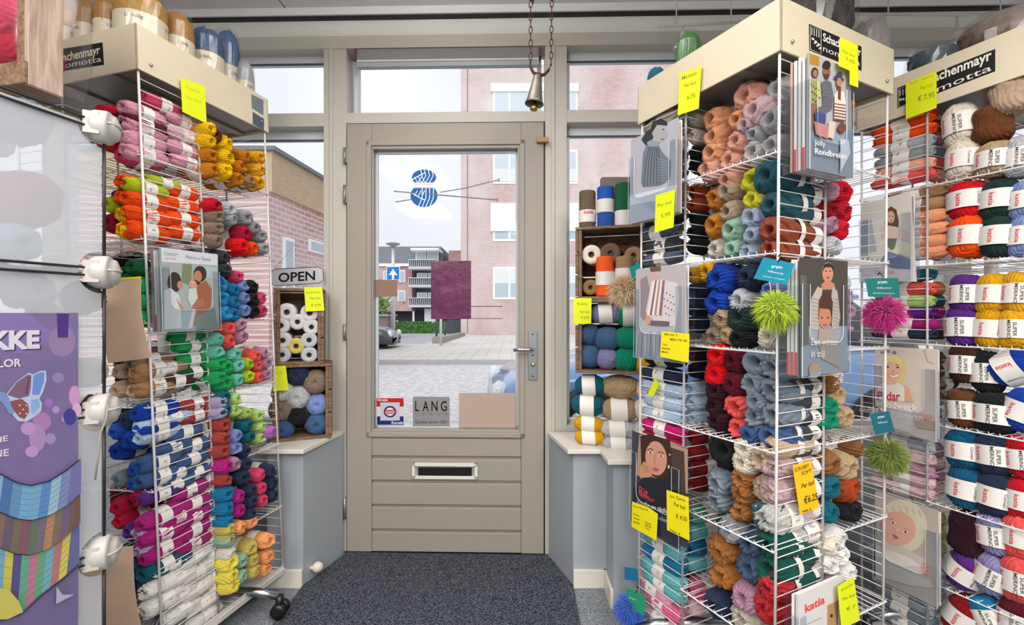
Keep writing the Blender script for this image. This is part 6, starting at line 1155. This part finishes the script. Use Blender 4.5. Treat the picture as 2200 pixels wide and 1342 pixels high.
# ================================================================== POMPOMS WITH HANG TAGS
def pompom(pl, px, py, rpx, colr, core, label, tagc, tagpts, texts, tlabel, n=2800):
    q = pl.hit(px, py); r = rpx * q.y / F; m = MB(); rg = random.Random(px); vs = []; fs = []
    hm = mat('faux_fur_' + colr, colr, 0.8, sheen=0.4, noise=0.25, nscale=30)
    for i in range(n):
        d = Vector((rg.gauss(0, 1), rg.gauss(0, 1), rg.gauss(0, 1))).normalized(); s = d.cross(Vector((rg.gauss(0, 1), rg.gauss(0, 1), rg.gauss(0, 1)))).normalized() * 0.0007
        L = r * rg.uniform(0.65, 1.18); b = q + d * r * 0.35; mid = q + d * L * 0.75 + Vector((0, 0, -0.002)); t = q + d * L + Vector((rg.uniform(-.006, .006), rg.uniform(-.006, .006), -0.12 * r - 0.004))
        k = len(vs); vs += [b - s * 1.6, b + s * 1.6, mid + s, mid - s, t]; fs += [(k, k + 1, k + 2, k + 3), (k + 3, k + 2, k + 4)]
    m.add(vs, fs, hm); m.lathe([(r * 0.55 * math.sin(math.pi * i / 10) + 1e-4, -r * 0.55 * math.cos(math.pi * i / 10)) for i in range(11)], paint(core, 0.9), 16, Matrix.Translation(q), close=False)
    o = m.build('pompom'); tag(o, label, 'pompom', None)
    p = Pic(pl.off(0.006)); p.base(tagpts[::-1], paint(tagc), 0.0008)
    for t in texts: p.text(*t)
    tq = [pl.off(0.006).hit(*c) for c in tagpts]; top = (tq[0] + tq[1]) / 2
    hk = [top + pl.u * (-0.004), top + pl.u * 0.006 + pl.r * 0.004, top + pl.u * 0.014 + pl.r * 0.004 - pl.n * 0.006, top + pl.u * 0.016 - pl.n * 0.008, top + pl.u * 0.010 - pl.r * 0.006 - pl.n * 0.008]
    p.tube(hk, 0.0018, BLACKM, 6); bot = (tq[2] + tq[3]) / 2; p.tube([bot, (bot + q) / 2 + pl.n * 0.004, q + Vector((0, 0, r * 0.4))], 0.0008, paint('D8D8D8'), 4); p.build('x') if False else None
    I = o.location; p.v = [Vector(v) - I for v in p.v]; p.build('hang_tag', o)
TG = 'E8F2F4'
pompom(TOWER.plane('L', 0.035), 1667, 662, 46, 'B4CC20', '7A8C10', 'lime green fur pompom hanging from a blue tag on the tower rack corner', '1E8FA8', [(1640, 552), (1707, 566), (1690, 612), (1619, 598)], [('prym', 1658, 574, 1680, 577, 6, TG, 0.02), ('Fellbommel', 1650, 584, 1682, 590, 4.5, TG), ('pompon  pompom', 1640, 594, 1686, 602, 3, TG)], '')
pompom(TOWER.plane('R', 0.02), 1899, 670, 43, 'D0128C', '7A0850', 'magenta fur pompom hanging from a teal tag between the racks', '157A78', [(1859, 598), (1930, 597), (1934, 640), (1866, 637)], [('prym', 1886, 608, 1906, 608, 6, TG, 0.02), ('Fellbommel', 1884, 620, 1914, 620, 4, TG), ('pompon pompom', 1876, 630, 1922, 631, 3, TG)], '')
pompom(TOWER.plane('R', 0.02), 1908, 976, 41, '7C8E22', '4A5610', 'olive green fur pompom hanging from a petrol tag between the racks', '14687E', [(1869, 890), (1910, 882), (1922, 925), (1882, 934)], [('prym', 1886, 898, 1900, 896, 5, TG, 0.02), ('Fellbommel', 1886, 910, 1906, 907, 4, TG)], '')
pompom(TOWER.plane('L', 0.05), 1342, 620, 40, 'CDB390', '8A6C48', 'beige fur pompom hanging at the left edge of the tower rack', '167C80', [(1352, 575), (1372, 560), (1378, 582), (1358, 600)], [], '')
pompom(TOWER.plane('L', 0.05), 1352, 1306, 34, '2660D0', '143880', 'bright blue fur pompom low at the left edge of tower rack', '2A9A74', [(1346, 1262), (1388, 1280), (1384, 1322), (1344, 1304)], [('prym', 1352, 1284, 1366, 1290, 4, TG)], '')
p = Pic(TOWER.plane('L', 0.05)); p.base([(1342, 1245), (1370, 1248), (1370, 1222), (1342, 1217)], paint('1E74A0'), 0.0008); tag(p.build('hang_tag'), 'small blue hang tag on the lower left wires of the tower rack', 'tag')

# ================================================================== PACKS ON TOP OF THE HEADERS
def topper(rk, face, depth, px, ytop, rpx, colr, label, kind='ball', band=True, film=True, squash=1.0):
    pl = rk.plane(face, -depth); q = pl.hit(px, ytop); r = rpx * q.y / F; z0 = (rk.M @ Vector((0, 0, rk.zt))).z; h = q.z - z0
    c = Vector((q.x, q.y, z0 + h / 2)); me = random.choice(G[kind]); o = bpy.data.objects.new('yarn_pack', me); COL.objects.link(o)
    o.matrix_world = Matrix.Translation(c) @ Matrix.Rotation(random.uniform(0, 6), 4, 'Z') @ Matrix.Diagonal((r, r * squash, h / 2, 1)); o.color = lin(PAL.get(colr, 'FFFFFF') if colr in PAL else colr); tag(o, label, 'yarn pack')
    if band:
        g = MB(); g.lathe([(1.02, -0.85), (1.04, -0.5), (1.04, -0.12)], PAPERC, 28, close=False)
        tv, tf, wd = text_geo('||| 10x50g', 0.01)
        for t0 in (0, 1.6, 3.2, 4.8): g.add([(1.06 * math.cos(t0 + v[0] * 0.16), 1.06 * math.sin(t0 + v[0] * 0.16), -0.4 + v[1] * 0.16) for v in tv], tf, paint('5A5650'))
        g.build('paper_band', o)
    if film:
        g = MB(); n = 30; rg = random.Random(px); prof = [(1.07, -0.98), (1.09, -0.3), (1.06, 0.5), (0.85, 0.92), (0.35, 1.08), (0.02, 1.1)]; vs = []
        for rr, z in prof:
            for k in range(n): t = 2 * math.pi * k / n; f = 1 + rg.uniform(-0.01, 0.05); vs.append((rr * f * math.cos(t), rr * f * math.sin(t), z))
        g.add(vs, [(i * n + k, i * n + (k + 1) % n, (i + 1) * n + (k + 1) % n, (i + 1) * n + k) for i in range(len(prof) - 1) for k in range(n)], FILM); g.build('plastic_wrap', o)
    return o
for px, yt, r_, l_ in ((150, 6, 21, 'leftmost'), (190, 0, 24, 'second from the left'), (234, -6, 26, 'third from the left')): topper(LEFT, 'L', 0.07, px, yt, r_, 'B8822A', f'gold yarn pack in plastic, {l_} on the left rack header')
topper(LEFT, 'R', 0.08, 303, -14, 46, 'C09038', 'large gold yarn pack in plastic on the left header corner')
topper(LEFT, 'R', 0.08, 380, 30, 31, 'B8802C', 'gold yarn pack in plastic next to the blue pack on left header')
topper(LEFT, 'R', 0.08, 443, 62, 33, '3A5E86', 'dark blue yarn pack in plastic on the left rack header')
topper(LEFT, 'R', 0.12, 488, 66, 24, '4A6E9A', 'blue yarn pack in a loose bag behind the dark blue pack')
topper(LEFT, 'R', 0.08, 524, 132, 20, 'silver', 'grey yarn pack in plastic at the far end of the left header')
topper(TOWER, 'R', 0.16, 1745, -95, 92, '3A322C', 'large dark mottled yarn bag on top of the tower rack', kind='boucle', band=False, squash=0.8)
topper(TOWER, 'R', 0.14, 1866, 46, 38, 'A8A09C', 'grey yarn bag in plastic behind the tower header', kind='ball', band=False)
topper(TOWER, 'L', 0.10, 1478, 72, 26, '4E8A4A', 'green and orange yarn in a pointed clear bag on the tower header', kind='ball', band=False)
topper(TOWER, 'L', 0.06, 1410, 146, 18, '2E6E84', 'small teal ball at the left end of the tower header', kind='ball', band=False, film=False)
topper(RIGHT, 'L', 0.08, 2008, 106, 46, '5C7078', 'grey teal yarn bag in plastic on the far right header', kind='ball', band=False)
topper(RIGHT, 'L', 0.14, 2165, 36, 82, '8E7A6E', 'brown yarn bag in crinkled plastic at the far right header end', kind='ball', band=False)

# ================================================================== BELL, TRACK LIGHTS, CEILING LAMPS
Zq = 1.75; PQ = front(Zq); RUST = mat('rusty_iron', '5A3628', 0.7, 0.5, noise=0.4, nscale=60); IRON = mat('aged_bell_metal', '8C867E', 0.45, 0.8, noise=0.3, nscale=40)
be = empty('door_bell', PQ.hit(1150, 232)); tag(be, 'old cone shaped metal bell hanging on two rusty chains above the door', 'bell'); b0_ = be.location.copy()
def links(pts, r):
    m = MB(); A_, B_ = Vector(pts[0]), Vector(pts[1]); L = (B_ - A_).length; n = int(L / 0.0235); d = (B_ - A_).normalized()
    for i in range(n):
        c = A_.lerp(B_, (i + 0.5) / n); sx = Vector((1, 0, 0)) if i % 2 else Vector((0, 1, 0)); ring = [c + d * (0.0145 * math.cos(t)) + sx * (0.0062 * math.sin(t)) for t in [2 * math.pi * k / 12 for k in range(12)]]
        m.tube(ring, 0.0019, RUST, 6, closed=True)
    m.v = [Vector(v) - b0_ for v in m.v]; return m.build('chain', be)
ztop = CEIL - 0.002
a_ = PQ.hit(1140, 128); links([(a_.x, Zq, ztop), a_], 0); c_ = PQ.hit(1184, 140); links([(PQ.hit(1187, 0).x, Zq, ztop), c_], 0)
m = MB(); m.tube([PQ.hit(1140, 128), PQ.hit(1139, 143), PQ.hit(1146, 156), PQ.hit(1158, 162), PQ.hit(1170, 160), PQ.hit(1179, 150), PQ.hit(1184, 138)], [0.004, 0.005, 0.006, 0.0075, 0.006, 0.005, 0.004], RUST, 10); m.tube([PQ.hit(1148, 164), PQ.hit(1152, 158), PQ.hit(1160, 158), PQ.hit(1162, 166)], 0.005, RUST, 8); m.v = [Vector(v) - b0_ for v in m.v]; m.build('iron_hook', be)
s_ = Zq / F; MB_ = Matrix.Translation(PQ.hit(1155, 164) - b0_) @ Matrix.Rotation(R(7), 4, 'Y') @ Matrix.Rotation(R(180), 4, 'X')
m = MB(); m.lathe([(0.001, -0.005), (0.013, -0.003), (0.017, 0.004), (0.020, 0.03), (0.026, 0.065), (0.031, 0.092), (0.036, 0.105), (0.0345, 0.105), (0.029, 0.092), (0.022, 0.06), (0.014, 0.01)], IRON, 32, MB_, close=False); m.build('bell_body', be)
m = MB(); m.tube([MB_ @ Vector((0, 0, 0.02)), MB_ @ Vector((0, 0, 0.10))], 0.002, RUST, 6); m.lathe([(0.006, 0.095), (0.011, 0.10), (0.012, 0.115), (0.015, 0.125), (0.012, 0.128), (0.004, 0.127)], mat('brass_clapper', 'A88848', 0.35, 0.9), 18, MB_); m.build('clapper', be)
m = MB(); m.box(-0.10, 0.22, Zq - 0.02, Zq + 0.02, CEIL - 0.018, CEIL - 0.001, mat('brown_wood', '5A3C28', 0.6)); tag(m.build('hanger_board'), 'brown wooden board on the ceiling carrying the bell chains', 'board')
TM = mat('white_track', 'C9C6C0', 0.4)
def track(x0, y0, x1, y1, Z, spots, label):
    P_ = front(Z); a, b = P_.hit(x0, y0), P_.hit(x1, y1); c = empty('light_track', (a + b) / 2); tag(c, label, 'track light'); L0 = c.location.copy()
    m = MB(); m.tube([a - L0, b - L0], 0.006, TM, 8); m.build('rail', c)
    for f in (0.2, 0.8): q = a.lerp(b, f); m = MB(); m.tube([q - L0, Vector((q.x, q.y, CEIL)) - L0], 0.003, TM, 6); m.build('hanger', c)
    for (x, y) in spots:
        q = P_.hit(x, y); f = (x - x0) / (x1 - x0); t = a.lerp(b, f); sp = empty('spot', q - L0); sp.parent = c; sp.matrix_parent_inverse = Matrix.Identity(4); sp.location = q - L0
        m = MB(); m.tube([t - q, Vector((0, 0, 0.02))], 0.005, TM, 8); m.tube([Vector((0, 0, 0.04)), Vector((0, 0, 0.0))], 0.014, TM, 12); m.build('arm', sp)
        m = MB(); m.lathe([(0.012, 0.0), (0.028, -0.018), (0.034, -0.034), (0.030, -0.036), (0.020, -0.02)], mat('spot_shade', 'D8D4CC', 0.25, 0.3), 24, Matrix.Rotation(R(12), 4, 'Y'), close=False); m.build('shade', sp)
        e = bpy.data.materials.get('lit_spot') or bpy.data.materials.new('lit_spot'); e.use_nodes = True; bb = e.node_tree.nodes['Principled BSDF']; bb.inputs['Emission Color'].default_value = (1, 0.9, 0.75, 1); bb.inputs['Emission Strength'].default_value = 6
        m = MB(); m.lathe([(0.001, -0.030), (0.024, -0.028)], e, 18, Matrix.Rotation(R(12), 4, 'Y'), close=False); m.build('bulb', sp)
track(1414, 57, 1610, 47, 2.02, [(1467, 88)], 'short white light track with one spot, left of the tower header')
track(1828, 30, 2230, 34, 2.02, [(1895, 55), (2056, 84)], 'white light track with two spots above the far right rack')
EM = bpy.data.materials.new('ceiling_lamp_diffuser'); EM.use_nodes = True; b_ = EM.node_tree.nodes['Principled BSDF']; b_.inputs['Emission Color'].default_value = (1, 0.97, 0.92, 1); b_.inputs['Emission Strength'].default_value = 2.0
for i, (lx, ly) in enumerate(LAMPS):
    c = empty('ceiling_lamp', Vector((lx, ly, 2.35))); tag(c, f'flat rectangular ceiling lamp {["front left", "front right", "middle left", "middle right", "rear", "added as fill near the door"][i]} in the shop', 'ceiling lamp')
    m = MB(); m.box(-0.30, 0.30, -0.47, 0.47, 0.0, 0.028, METALW); m.build('housing', c)
    for hx in (-0.25, 0.25): m = MB(); m.tube([(hx, 0, 0.028), (hx, 0, 0.19)], 0.003, METALW, 6); m.build('hanger', c)
    m = MB(); m.box(-0.28, 0.28, -0.45, 0.45, -0.004, -0.001, EM); m.build('diffuser', c)
label_skeins()
bpy.context.view_layer.update()
